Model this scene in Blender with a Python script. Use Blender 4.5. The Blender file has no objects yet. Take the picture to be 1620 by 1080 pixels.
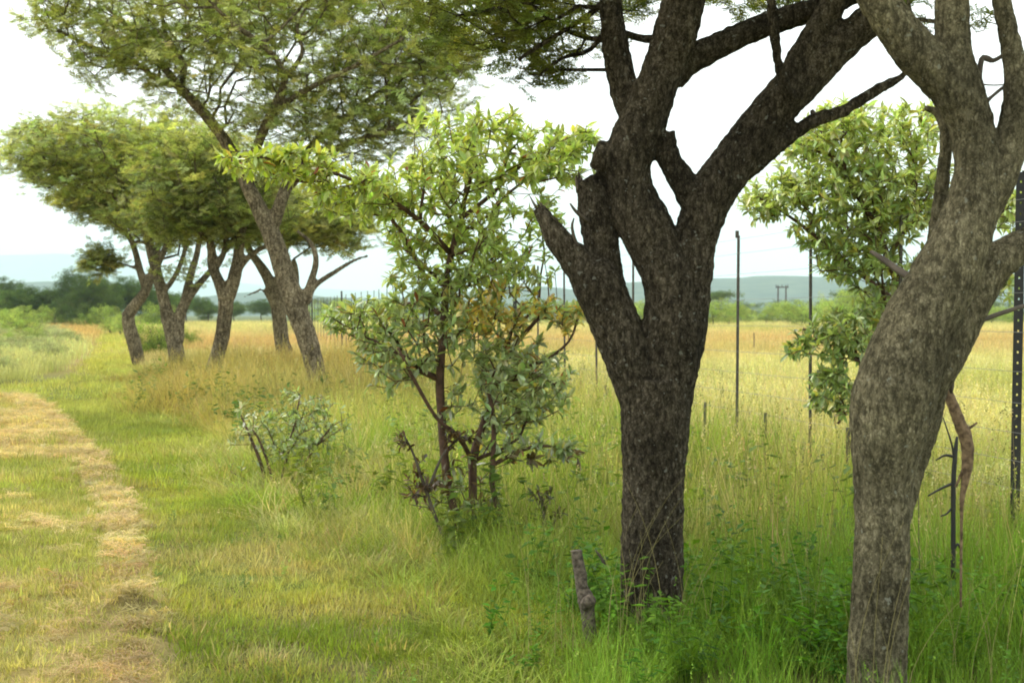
import bpy, math, random
import numpy as np
from mathutils import Vector, Matrix, Euler

# ------------------------------------------------------------------ camera, sky, sun, exposure
SC = bpy.context.scene
R = math.radians
CAM_H = 1.6
F = 2250.0                       # focal length in pixels of the 1620 px wide photograph
PITCH = math.atan(42.0 / F)
cam_d = bpy.data.cameras.new('camera')
cam_d.lens = 50.0
cam_d.sensor_width = 36.0
cam_d.clip_start = 0.05
cam_d.clip_end = 30000
cam_d.dof.use_dof = True
cam_d.dof.focus_distance = 8.5
cam_d.dof.aperture_fstop = 7.1
cam = bpy.data.objects.new('camera', cam_d)
cam.location = (0, 0, CAM_H)
cam.rotation_euler = (R(90) - PITCH, 0, 0)
SC.collection.objects.link(cam)
SC.camera = cam

SUN_EL, SUN_AZ = 56.0, -62.0     # azimuth measured from +Y towards +X (negative: from the left)
world = bpy.data.worlds.new('World')
SC.world = world
world.use_nodes = True
wn, wl = world.node_tree.nodes, world.node_tree.links
wn.clear()
wout = wn.new('ShaderNodeOutputWorld')
bg_sky = wn.new('ShaderNodeBackground')
bg_cloud = wn.new('ShaderNodeBackground')
mixw = wn.new('ShaderNodeMixShader')
sky = wn.new('ShaderNodeTexSky')
sky.sky_type = 'NISHITA'
sky.sun_disc = False
sky.sun_elevation = R(SUN_EL)
sky.sun_rotation = R(SUN_AZ)
sky.dust_density = 4.0
sky.air_density = 1.4
bg_sky.inputs[1].default_value = 0.12
wl.new(sky.outputs[0], bg_sky.inputs[0])
# a bright layer of hazy overcast: white overhead, a little cooler low down
tcw = wn.new('ShaderNodeTexCoord')
sep = wn.new('ShaderNodeSeparateXYZ')
wl.new(tcw.outputs['Generated'], sep.inputs[0])
rampw = wn.new('ShaderNodeValToRGB')
rampw.color_ramp.elements[0].position = 0.0
rampw.color_ramp.elements[0].color = (0.68, 0.77, 0.76, 1)
rampw.color_ramp.elements[1].position = 0.14
rampw.color_ramp.elements[1].color = (1.0, 1.0, 0.97, 1)
e = rampw.color_ramp.elements.new(0.035); e.color = (0.80, 0.86, 0.84, 1)
wl.new(sep.outputs[2], rampw.inputs[0])
nz = wn.new('ShaderNodeTexNoise'); nz.inputs['Scale'].default_value = 2.2; nz.inputs['Detail'].default_value = 4
mrw = wn.new('ShaderNodeMapRange'); mrw.inputs[1].default_value = 0.3; mrw.inputs[2].default_value = 0.7
mrw.inputs[3].default_value = 0.93; mrw.inputs[4].default_value = 1.05
wl.new(tcw.outputs['Generated'], nz.inputs['Vector'])
wl.new(nz.outputs[0], mrw.inputs[0])
wl.new(rampw.outputs[0], bg_cloud.inputs[0])
wl.new(mrw.outputs[0], bg_cloud.inputs[1])
mixw.inputs[0].default_value = 0.80
wl.new(bg_sky.outputs[0], mixw.inputs[1])
wl.new(bg_cloud.outputs[0], mixw.inputs[2])
wl.new(mixw.outputs[0], wout.inputs[0])

sun_d = bpy.data.lights.new('sun', 'SUN')
sun_d.energy = 1.5
sun_d.angle = R(11)
sun_d.color = (1.0, 0.94, 0.82)
sun = bpy.data.objects.new('sun', sun_d)
sdir = Vector((math.sin(R(SUN_AZ)) * math.cos(R(SUN_EL)), math.cos(R(SUN_AZ)) * math.cos(R(SUN_EL)), math.sin(R(SUN_EL))))
sun.rotation_euler = sdir.to_track_quat('Z', 'Y').to_euler()
sun.location = sdir * 50
SC.collection.objects.link(sun)

SC.view_settings.view_transform = 'Standard'
SC.view_settings.look = 'None'
SC.view_settings.exposure = 1.13
SC.view_settings.gamma = 1.0
SC.view_settings.use_curve_mapping = False
cy = SC.cycles
SC.render.engine = 'CYCLES'
cy.use_denoising = True
cy.max_bounces = 6
cy.diffuse_bounces = 3
cy.glossy_bounces = 2
cy.transmission_bounces = 3
cy.volume_bounces = 1
cy.transparent_max_bounces = 4
cy.pixel_filter_type = 'BLACKMAN_HARRIS'
cy.filter_width = 1.9
cy.caustics_reflective = False
cy.caustics_refractive = False
cy.sample_clamp_indirect = 5.0

# ------------------------------------------------------------------ helpers
RNG = np.random.default_rng(7)
random.seed(7)
COL = SC.collection
cp, sp = math.cos(PITCH), math.sin(PITCH)

def P(x, y, Y):
    """world point seen at photograph pixel (x, y) at distance Y along the view"""
    a, b = (x - 810.0) / F, (540.0 - y) / F
    d = np.array([a, cp + b * sp, -sp + b * cp])
    d = d * (Y / d[1])
    return np.array([d[0], d[1], CAM_H + d[2]])

def G(x, y):
    a, b = (x - 810.0) / F, (540.0 - y) / F
    d = np.array([a, cp + b * sp, -sp + b * cp])
    t = CAM_H / -d[2]
    return np.array([d[0] * t, d[1] * t])

def proj(p):
    p = np.asarray(p, float)
    v = p - np.array([0, 0, CAM_H])
    fw = v[..., 1] * cp - v[..., 2] * sp
    up = v[..., 1] * sp + v[..., 2] * cp
    return 810 + F * v[..., 0] / fw, 540 - F * up / fw

_perm = RNG.random((256, 256))
def vnoise(x, y):
    xi, yi = np.floor(x).astype(int), np.floor(y).astype(int)
    fx, fy = x - xi, y - yi
    fx, fy = fx * fx * (3 - 2 * fx), fy * fy * (3 - 2 * fy)
    g = lambda a, b: _perm[a & 255, b & 255]
    return (g(xi, yi) * (1 - fx) + g(xi + 1, yi) * fx) * (1 - fy) + (g(xi, yi + 1) * (1 - fx) + g(xi + 1, yi + 1) * fx) * fy
def fbm(x, y, s=1.0, o=3):
    x, y = np.asarray(x, float) / s, np.asarray(y, float) / s
    t, a, w = 0, 0.5, 0
    for k in range(o):
        t = t + a * vnoise(x * 2 ** k + 17 * k, y * 2 ** k + 31 * k); w += a; a *= 0.5
    return t / w
def sstep(a, b, x):
    t = np.clip((np.asarray(x, float) - a) / (b - a), 0, 1)
    return t * t * (3 - 2 * t)

def tag(o, label=None, cat=None, group=None, kind=None):
    if label: o['label'] = label
    if cat: o['category'] = cat
    if group: o['group'] = group
    if kind: o['kind'] = kind
    return o
def link(name, data, parent=None):
    o = bpy.data.objects.new(name, data)
    COL.objects.link(o)
    if parent is not None: o.parent = parent
    return o
def empty(name, loc=(0, 0, 0), rz=0.0):
    o = bpy.data.objects.new(name, None)
    o.empty_display_size = 0.2
    o.location = loc; o.rotation_euler = (0, 0, rz)
    COL.objects.link(o)
    return o
def copy_tree(o, parent=None):
    c = o.copy(); COL.objects.link(c)
    if parent is not None: c.parent = parent
    for ch in [k for k in o.children]:
        copy_tree(ch, c)
    return c

def mesh(name, verts, faces, mats=(), smooth=False, attrs=None):
    m = bpy.data.meshes.new(name)
    m.from_pydata([tuple(v) for v in np.asarray(verts, float)], [], [tuple(int(i) for i in f) for f in faces])
    for mm in mats: m.materials.append(mm)
    if smooth: m.polygons.foreach_set('use_smooth', [True] * len(m.polygons))
    for k, (typ, arr) in (attrs or {}).items():
        at = m.attributes.new(k, typ, 'POINT')
        arr = np.asarray(arr, np.float32)
        if typ == 'FLOAT': at.data.foreach_set('value', arr.ravel())
        elif typ == 'FLOAT_COLOR':
            if arr.shape[1] == 3: arr = np.hstack([arr, np.ones((len(arr), 1), np.float32)])
            at.data.foreach_set('color', arr.ravel())
        elif typ == 'FLOAT_VECTOR': at.data.foreach_set('vector', arr.ravel())
    m.update()
    return m

def catmull(pts, n=4):
    """resample control rows smoothly (columns: x y z r)"""
    p = np.asarray(pts, float)
    if len(p) < 3 or n < 2: return p
    q = np.vstack([2 * p[0] - p[1], p, 2 * p[-1] - p[-2]])
    out = []
    for i in range(1, len(q) - 2):
        for k in range(n):
            t = k / n
            a, b, c, d = q[i - 1], q[i], q[i + 1], q[i + 2]
            out.append(0.5 * ((2 * b) + (c - a) * t + (2 * a - 5 * b + 4 * c - d) * t * t + (3 * b - a - 3 * c + d) * t ** 3))
    out.append(p[-1])
    out = np.array(out); out[:, 3] = np.maximum(out[:, 3], 0.0006)
    return out

class MB:
    def __init__(s): s.v, s.f, s.n, s.a = [], [], 0, []
    def add(s, v, f, a=0.0):
        v = np.asarray(v, float)
        s.v.append(v); s.f.extend([tuple(i + s.n for i in q) for q in f]); s.n += len(v)
        s.a.append(np.full(len(v), a) if np.isscalar(a) else np.asarray(a, float))
    def tube(s, pts, sides=6, wob=0.0, a=0.0):
        p = np.asarray(pts, float)
        n = len(p)
        T = np.gradient(p[:, :3], axis=0); T /= np.linalg.norm(T, axis=1)[:, None] + 1e-9
        ref = np.array([0, 0, 1.0]) if abs(T[0][2]) < 0.9 else np.array([1.0, 0, 0])
        u = np.cross(T[0], ref); u /= np.linalg.norm(u)
        V = []
        for i in range(n):
            u = u - T[i] * np.dot(u, T[i]); u /= np.linalg.norm(u) + 1e-9
            w = np.cross(T[i], u)
            for k in range(sides):
                an = 2 * math.pi * k / sides
                r = p[i, 3] * (1 + (wob * (random.random() - 0.5) if wob else 0))
                V.append(p[i, :3] + (u * math.cos(an) + w * math.sin(an)) * r)
        fs = []
        for i in range(n - 1):
            for k in range(sides):
                k2 = (k + 1) % sides
                fs.append((i * sides + k, i * sides + k2, (i + 1) * sides + k2, (i + 1) * sides + k))
        fs.append(tuple(reversed(range(sides)))); fs.append(tuple((n - 1) * sides + k for k in range(sides)))
        s.add(V, fs, a)
    def box(s, c, h, a=0.0):
        c = np.asarray(c, float); h = np.asarray(h, float)
        v = [c + h * np.array(q) for q in [(-1,-1,-1),(1,-1,-1),(1,1,-1),(-1,1,-1),(-1,-1,1),(1,-1,1),(1,1,1),(-1,1,1)]]
        s.add(v, [(0,3,2,1),(4,5,6,7),(0,1,5,4),(1,2,6,5),(2,3,7,6),(3,0,4,7)], a)
    def data(s, name, mats=(), smooth=True):
        return mesh(name, np.vstack(s.v), s.f, mats, smooth, {'v': ('FLOAT', np.concatenate(s.a))})
    def build(s, name, mat, parent=None, smooth=True):
        return link(name, s.data(name, [mat], smooth), parent)

# ------------------------------------------------------------------ materials
def newmat(name):
    m = bpy.data.materials.new(name); m.use_nodes = True
    m.node_tree.nodes.clear()
    return m, m.node_tree.nodes, m.node_tree.links
def N(ns, t, **k):
    n = ns.new(t)
    for a, b in k.items(): setattr(n, a, b)
    return n
def ramp(ns, stops):
    r = ns.new('ShaderNodeValToRGB')
    el = r.color_ramp.elements
    el[0].position, el[0].color = stops[0][0], (*stops[0][1], 1)
    el[1].position, el[1].color = stops[-1][0], (*stops[-1][1], 1)
    for p, c in stops[1:-1]:
        q = el.new(p); q.color = (*c, 1)
    return r

def leaf_material(name, source, trans=0.35, rough=0.5, spec=0.3, vary=0.5, tc=(1.25, 1.2, 0.55)):
    """leaf / blade: colour from the scattered instance, the mesh or the object, each blade a little different"""
    m, ns, ls = newmat(name)
    out = N(ns, 'ShaderNodeOutputMaterial')
    if source == 'OBJECT':
        src = N(ns, 'ShaderNodeObjectInfo'); base = src.outputs['Color']
    else:
        src = N(ns, 'ShaderNodeAttribute', attribute_type=source, attribute_name='col'); base = src.outputs['Color']
    va = N(ns, 'ShaderNodeAttribute', attribute_type='GEOMETRY', attribute_name='v')
    mr = N(ns, 'ShaderNodeMapRange'); mr.inputs[3].default_value = 1 - vary * 0.6; mr.inputs[4].default_value = 1 + vary * 0.6
    ls.new(va.outputs['Fac'], mr.inputs[0])
    mul = N(ns, 'ShaderNodeVectorMath', operation='SCALE')
    ls.new(base, mul.inputs[0]); ls.new(mr.outputs[0], mul.inputs['Scale'])
    pr = N(ns, 'ShaderNodeBsdfPrincipled')
    ls.new(mul.outputs[0], pr.inputs['Base Color'])
    pr.inputs['Roughness'].default_value = rough
    pr.inputs['Specular IOR Level'].default_value = spec
    tr = N(ns, 'ShaderNodeBsdfTranslucent')
    tm = N(ns, 'ShaderNodeVectorMath', operation='MULTIPLY'); tm.inputs[1].default_value = tc
    ls.new(mul.outputs[0], tm.inputs[0]); ls.new(tm.outputs[0], tr.inputs[0])
    mx = N(ns, 'ShaderNodeMixShader'); mx.inputs[0].default_value = trans
    ls.new(pr.outputs[0], mx.inputs[1]); ls.new(tr.outputs[0], mx.inputs[2]); ls.new(mx.outputs[0], out.inputs[0])
    return m

def bark_material(name, dark, mid, light, scale=1.0, bump=0.6, lichen=None, lich_th=0.66, dist=0.02):
    m, ns, ls = newmat(name)
    out = N(ns, 'ShaderNodeOutputMaterial')
    tc = N(ns, 'ShaderNodeTexCoord')
    mp = N(ns, 'ShaderNodeMapping'); mp.inputs['Scale'].default_value = (1, 1, 0.6)
    ls.new(tc.outputs['Object'], mp.inputs[0])
    n1 = N(ns, 'ShaderNodeTexNoise'); n1.inputs['Scale'].default_value = 38 * scale; n1.inputs['Detail'].default_value = 7; n1.inputs['Roughness'].default_value = 0.7
    ls.new(mp.outputs[0], n1.inputs['Vector'])
    n0 = N(ns, 'ShaderNodeTexNoise'); n0.inputs['Scale'].default_value = 3.0; n0.inputs['Detail'].default_value = 4
    ls.new(tc.outputs['Object'], n0.inputs['Vector'])
    vo = N(ns, 'ShaderNodeTexVoronoi', feature='DISTANCE_TO_EDGE'); vo.inputs['Scale'].default_value = 60 * scale
    wv = N(ns, 'ShaderNodeVectorMath', operation='MULTIPLY_ADD'); wv.inputs[1].default_value = (0.07, 0.07, 0.07)
    ls.new(n1.outputs['Color'], wv.inputs[0]); ls.new(mp.outputs[0], wv.inputs[2]); ls.new(wv.outputs[0], vo.inputs['Vector'])
    mrv = N(ns, 'ShaderNodeMapRange'); mrv.inputs[1].default_value = 0.0; mrv.inputs[2].default_value = 0.3
    ls.new(vo.outputs['Distance'], mrv.inputs[0])
    mf = N(ns, 'ShaderNodeMapping'); mf.inputs['Scale'].default_value = (1, 1, 0.16)
    ls.new(tc.outputs['Object'], mf.inputs[0])
    nf_ = N(ns, 'ShaderNodeTexNoise'); nf_.inputs['Scale'].default_value = 52 * scale; nf_.inputs['Detail'].default_value = 5; nf_.inputs['Roughness'].default_value = 0.6
    wf = N(ns, 'ShaderNodeVectorMath', operation='MULTIPLY_ADD'); wf.inputs[1].default_value = (0.04, 0.04, 0.04)
    ls.new(n1.outputs['Color'], wf.inputs[0]); ls.new(mf.outputs[0], wf.inputs[2]); ls.new(wf.outputs[0], nf_.inputs['Vector'])
    fis = N(ns, 'ShaderNodeMapRange'); fis.inputs[1].default_value = 0.36; fis.inputs[2].default_value = 0.52; fis.inputs[3].default_value = -0.14; fis.inputs[4].default_value = 0.0
    ls.new(nf_.outputs[0], fis.inputs[0])
    hmix = N(ns, 'ShaderNodeMath', operation='MULTIPLY_ADD'); hmix.inputs[1].default_value = 0.22
    ls.new(mrv.outputs[0], hmix.inputs[0])
    n1s = N(ns, 'ShaderNodeMath', operation='MULTIPLY'); n1s.inputs[1].default_value = 1.0; hmix.use_clamp = True
    n1s.operation = 'ADD'; ls.new(fis.outputs[0], n1s.inputs[1]); ls.new(n1.outputs[0], n1s.inputs[0]); ls.new(n1s.outputs[0], hmix.inputs[2])
    r1 = ramp(ns, [(0.42, dark), (0.62, mid), (0.80, light)])
    ls.new(hmix.outputs[0], r1.inputs[0])
    patch = N(ns, 'ShaderNodeMapRange'); patch.inputs[1].default_value = 0.35; patch.inputs[2].default_value = 0.65
    patch.inputs[3].default_value = 0.62; patch.inputs[4].default_value = 1.3
    ls.new(n0.outputs[0], patch.inputs[0])
    sc = N(ns, 'ShaderNodeVectorMath', operation='SCALE')
    ls.new(r1.outputs[0], sc.inputs[0]); ls.new(patch.outputs[0], sc.inputs['Scale'])
    col = sc.outputs[0]
    if lichen:
        n2 = N(ns, 'ShaderNodeTexNoise'); n2.inputs['Scale'].default_value = 30; n2.inputs['Detail'].default_value = 3
        ls.new(tc.outputs['Object'], n2.inputs['Vector'])
        th = N(ns, 'ShaderNodeMapRange'); th.inputs[1].default_value = lich_th; th.inputs[2].default_value = lich_th + 0.03; th.inputs[4].default_value = 0.75
        ls.new(n2.outputs[0], th.inputs[0])
        mc = N(ns, 'ShaderNodeMix', data_type='RGBA')
        ls.new(th.outputs[0], mc.inputs[0]); ls.new(col, mc.inputs[6]); mc.inputs[7].default_value = (*lichen, 1)
        col = mc.outputs[2]
    pr = N(ns, 'ShaderNodeBsdfPrincipled'); pr.inputs['Roughness'].default_value = 0.93; pr.inputs['Specular IOR Level'].default_value = 0.12
    ls.new(col, pr.inputs['Base Color'])
    bp = N(ns, 'ShaderNodeBump'); bp.inputs['Strength'].default_value = bump; bp.inputs['Distance'].default_value = dist
    ls.new(hmix.outputs[0], bp.inputs['Height']); ls.new(bp.outputs[0], pr.inputs['Normal'])
    ls.new(pr.outputs[0], out.inputs[0])
    return m

def plain_material(name, c1, c2, scale=8, rough=0.8, bump=0.0, metallic=0.0):
    m, ns, ls = newmat(name)
    out = N(ns, 'ShaderNodeOutputMaterial')
    tc = N(ns, 'ShaderNodeTexCoord')
    n1 = N(ns, 'ShaderNodeTexNoise'); n1.inputs['Scale'].default_value = scale; n1.inputs['Detail'].default_value = 6
    ls.new(tc.outputs['Object'], n1.inputs['Vector'])
    r1 = ramp(ns, [(0.35, c1), (0.65, c2)])
    ls.new(n1.outputs[0], r1.inputs[0])
    pr = N(ns, 'ShaderNodeBsdfPrincipled'); pr.inputs['Roughness'].default_value = rough; pr.inputs['Metallic'].default_value = metallic
    ls.new(r1.outputs[0], pr.inputs['Base Color'])
    if bump:
        bp = N(ns, 'ShaderNodeBump'); bp.inputs['Strength'].default_value = bump; bp.inputs['Distance'].default_value = 0.01
        ls.new(n1.outputs[0], bp.inputs['Height']); ls.new(bp.outputs[0], pr.inputs['Normal'])
    ls.new(pr.outputs[0], out.inputs[0])
    return m

M_GRASS = leaf_material('grass_blade', 'INSTANCER', trans=0.45, rough=0.65, spec=0.12, vary=0.6, tc=(1.15, 1.12, 0.6))
M_FINE = leaf_material('acacia_leaflet', 'INSTANCER', trans=0.5, rough=0.6, spec=0.15, vary=0.8)
M_HERB = leaf_material('herb_leaf', 'INSTANCER', trans=0.40, rough=0.5, spec=0.2, vary=0.6)
M_LEAFMESH = leaf_material('broad_leaf', 'GEOMETRY', trans=0.38, rough=0.33, spec=0.8, vary=0.5, tc=(1.3, 1.25, 0.5))
M_LEAFOBJ = leaf_material('broad_leaf_single', 'OBJECT', trans=0.38, rough=0.33, spec=0.8, vary=0.5, tc=(1.3, 1.25, 0.5))
M_BARK_A = bark_material('dark_acacia_bark', (0.034, 0.027, 0.018), (0.122, 0.100, 0.069), (0.26, 0.22, 0.16), 1.0, 1.0, (0.34, 0.34, 0.28), 0.665, 0.035)
M_BARK_B = bark_material('grey_brown_acacia_bark', (0.075, 0.066, 0.040), (0.215, 0.188, 0.115), (0.38, 0.34, 0.22), 1.1, 0.9, (0.34, 0.35, 0.28), 0.68, 0.022)
M_BARK_T = bark_material('grey_acacia_bark', (0.07, 0.055, 0.034), (0.20, 0.165, 0.105), (0.34, 0.295, 0.20), 0.5, 0.9, (0.3, 0.29, 0.25), 0.72, 0.03)
M_TWIG = plain_material('twig_bark', (0.055, 0.042, 0.03), (0.11, 0.088, 0.065), 12)
M_STEM = plain_material('reddish_shrub_bark', (0.06, 0.032, 0.02), (0.13, 0.07, 0.045), 20)
M_DEADWOOD = plain_material('weathered_deadwood', (0.075, 0.045, 0.025), (0.26, 0.175, 0.10), 45, 0.9, 0.4)
M_GREYWOOD = plain_material('grey_splintered_wood', (0.045, 0.034, 0.024), (0.18, 0.145, 0.11), 55, 0.9, 1.0)
M_STEEL = plain_material('black_painted_steel', (0.010, 0.010, 0.010), (0.024, 0.022, 0.020), 14, 0.5)
M_DROPPER = plain_material('weathered_steel', (0.045, 0.040, 0.032), (0.085, 0.075, 0.06), 20, 0.6)
M_WIRE = plain_material('galvanised_wire', (0.16, 0.16, 0.16), (0.26, 0.26, 0.26), 20, 0.5)
M_FARBARK = plain_material('far_tree_bark', (0.05, 0.045, 0.035), (0.09, 0.075, 0.06), 3)
M_POLE = plain_material('creosoted_pole', (0.05, 0.045, 0.04), (0.09, 0.08, 0.07), 2)

# ------------------------------------------------------------------ zones of the ground (metres; X right, Y away)
def curve(px):
    g = np.array([G(*q) for q in px]); g = g[np.argsort(g[:, 1])]
    return lambda Y: np.interp(Y, g[:, 1], g[:, 0])
HAY = curve([(275, 1200), (262, 1060), (243, 950), (228, 870), (212, 810), (178, 755), (128, 705), (95, 672), (60, 645), (35, 634), (-30, 628)])
TALL = curve([(905, 1250), (850, 1080), (770, 1000), (640, 935), (500, 850), (430, 800), (360, 740), (290, 700), (215, 650), (196, 612), (196, 575), (194, 545), (194, 528), (194, 520)])
SCRUB = curve([(-120, 626), (-40, 617), (40, 608), (108, 598), (140, 575), (152, 555), (163, 535), (166, 522)])
def fence_x(Y): return 3.22 - 0.213 * (np.asarray(Y, float) - 9.1)

def height(X, Y):
    X, Y = np.asarray(X, float), np.asarray(Y, float)
    h = 0.05 * (fbm(X, Y, 1.4, 2) - 0.5) + 0.12 * (fbm(X + 40, Y, 9.0, 2) - 0.5)
    near = np.exp(-((X - HAY(Y) + 0.10) / 0.17) ** 2) * (Y > 3) * (Y < 27)
    h = h + near * (0.02 + 0.045 * fbm(X, Y, 0.35, 2))
    h = h + 0.13 * np.exp(-(((X - (G(205, 985)[0])) / 0.16) ** 2 + ((Y - G(205, 985)[1]) / 0.22) ** 2))
    return h * sstep(400, 120, Y)

def spaced(a, b, n, k):
    t = np.linspace(-1, 1, n); s = np.sinh(k * t) / math.sinh(k)
    return np.where(s < 0, -s * a, s * b)
gx = np.unique(np.concatenate([spaced(-13000, 13000, 140, 9.0), np.arange(-9, 5, 0.11)]))
gy = np.unique(np.concatenate([-np.geomspace(1, 1500, 22), np.arange(1.0, 22, 0.12), np.geomspace(22, 12600, 120)]))
GX, GY = np.meshgrid(gx, gy)
GZ = height(GX, GY)
nx, ny = len(gx), len(gy)
idx = np.arange(nx * ny).reshape(ny, nx)
gf = np.stack([idx[:-1, :-1], idx[:-1, 1:], idx[1:, 1:], idx[1:, :-1]], -1).reshape(-1, 4)

def ground_colour(X, Y):
    """earth and the dry stubble between the blades"""
    X, Y = np.asarray(X, float), np.asarray(Y, float)
    n1, n2, n3 = fbm(X, Y, 1.1), fbm(X + 9, Y + 5, 5.0), fbm(X, Y, 28.0)
    soil = np.array([0.13, 0.12, 0.045]); green = np.array([0.15, 0.20, 0.035]); hay = np.array([0.40, 0.31, 0.13]); gold = np.array([0.30, 0.235, 0.085])
    c = soil[None] + (green - soil)[None] * sstep(0.3, 0.7, n1).ravel()[:, None]
    left = (X < HAY(Y) + 0.05) & (Y < 29)
    hf = (np.where(left, 0.35 + 0.65 * sstep(0.35, 0.6, 0.5 * n1 + 0.5 * n2), 0)).ravel()[:, None]
    c = c * (1 - hf) + hay[None] * hf
    field = (X > fence_x(Y) - 0.3) | (Y > 34)
    ff = (np.where(field, 0.75, 0)).ravel()[:, None]
    orange = np.array([0.36, 0.24, 0.09]); gr2 = np.array([0.17, 0.19, 0.06])
    fc = gold[None] + (gr2 - gold)[None] * (sstep(0.45, 0.65, n3) * 0.8).ravel()[:, None]
    ob = (sstep(38, 60, Y) * sstep(150, 105, Y) * 0.75).ravel()[:, None]
    fc = fc * (1 - ob) + orange[None] * ob
    c = c * (1 - ff) + fc * ff
    c = c * (1 - sstep(170, 300, Y).ravel()[:, None]) + np.array([0.10, 0.12, 0.04])[None] * sstep(170, 300, Y).ravel()[:, None]
    return c
gm = mesh('ground', np.stack([GX.ravel(), GY.ravel(), GZ.ravel()], 1), gf, (), True, {'col': ('FLOAT_COLOR', ground_colour(GX, GY))})
mg, ns, ls = newmat('soil_and_stubble')
out = N(ns, 'ShaderNodeOutputMaterial'); at = N(ns, 'ShaderNodeAttribute', attribute_name='col')
tc = N(ns, 'ShaderNodeTexCoord')
n1 = N(ns, 'ShaderNodeTexNoise'); n1.inputs['Scale'].default_value = 28; n1.inputs['Detail'].default_value = 8; n1.inputs['Roughness'].default_value = 0.75
ls.new(tc.outputs['Object'], n1.inputs['Vector'])
mr = N(ns, 'ShaderNodeMapRange'); mr.inputs[1].default_value = 0.3; mr.inputs[2].default_value = 0.7; mr.inputs[3].default_value = 0.55; mr.inputs[4].default_value = 1.35
ls.new(n1.outputs[0], mr.inputs[0])
mul = N(ns, 'ShaderNodeVectorMath', operation='SCALE'); ls.new(at.outputs[0], mul.inputs[0]); ls.new(mr.outputs[0], mul.inputs['Scale'])
pr = N(ns, 'ShaderNodeBsdfPrincipled'); pr.inputs['Roughness'].default_value = 0.95; pr.inputs['Specular IOR Level'].default_value = 0.1
ls.new(mul.outputs[0], pr.inputs['Base Color'])
bp = N(ns, 'ShaderNodeBump'); bp.inputs['Strength'].default_value = 0.8; bp.inputs['Distance'].default_value = 0.03
ls.new(n1.outputs[0], bp.inputs['Height']); ls.new(bp.outputs[0], pr.inputs['Normal']); ls.new(pr.outputs[0], out.inputs[0])
gm.materials.append(mg)
tag(link('ground', gm), kind='structure')

# hills ----------------------------------------------------------------
def hills(name, Y, prof, depth, c1, c2):
    """a ridge: crest heights traced at distance Y, falling off to both sides"""
    xs = np.arange(prof[0][0], prof[-1][0], 9.0)
    ys = np.interp(xs, [p[0] for p in prof], [p[1] for p in prof])
    rows = 16
    V = []
    for j in range(rows):
        t = j / (rows - 1)
        yy = Y + depth * (t * 1.0)
        s = math.sin(math.pi * min(1, t * 1.25) / 2) if t < 0.8 else math.cos((t - 0.8) / 0.2 * math.pi / 2)
        for x, y in zip(xs, ys):
            crest = P(x, y, Y + depth * 0.8)
            X = crest[0]
            jz = 0.12 * (fbm(X, yy, depth * 0.22, 4) - 0.5) * crest[2] * (1.3 - t)
            V.append((X, yy, max(-8.0, crest[2] * s + jz - 3 * (1 - s))))
    n = len(xs)
    fs = [(j * n + i, j * n + i + 1, (j + 1) * n + i + 1, (j + 1) * n + i) for j in range(rows - 1) for i in range(n - 1)]
    m, ns, ls = newmat(name + '_scrub')
    out = N(ns, 'ShaderNodeOutputMaterial'); tc = N(ns, 'ShaderNodeTexCoord')
    n1 = N(ns, 'ShaderNodeTexNoise'); n1.inputs['Scale'].default_value = 0.018; n1.inputs['Detail'].default_value = 9; n1.inputs['Roughness'].default_value = 0.65
    ls.new(tc.outputs['Object'], n1.inputs['Vector'])
    r1 = ramp(ns, [(0.38, c1), (0.62, c2)]); ls.new(n1.outputs[0], r1.inputs[0])
    d = N(ns, 'ShaderNodeBsdfDiffuse'); ls.new(r1.outputs[0], d.inputs[0]); ls.new(d.outputs[0], out.inputs[0])
    o = link(name, mesh(name, V, fs, [m], True)); tag(o, kind='structure')
hills('hills', 2700, [(-900, 470), (-500, 458), (-200, 452), (-60, 446), (40, 449), (90, 446), (150, 458), (250, 466), (330, 472), (390, 464), (450, 461), (520, 470), (620, 474), (740, 462), (800, 455), (860, 453), (900, 458), (1000, 447), (1120, 441), (1160, 441), (1200, 437), (1250, 437), (1310, 439), (1360, 440), (1420, 447), (1500, 458), (1600, 455), (1750, 445), (2000, 440), (2500, 460)], 1100, (0.03, 0.05, 0.035), (0.075, 0.10, 0.06))
hills('mountains', 11300, [(-1200, 430), (-600, 404), (-200, 400), (-60, 401), (30, 404), (100, 401), (160, 408), (220, 425), (300, 440), (420, 452), (700, 466), (1100, 462), (1600, 450), (2200, 440), (2900, 450)], 900, (0.06, 0.08, 0.05), (0.10, 0.12, 0.08))

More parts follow.
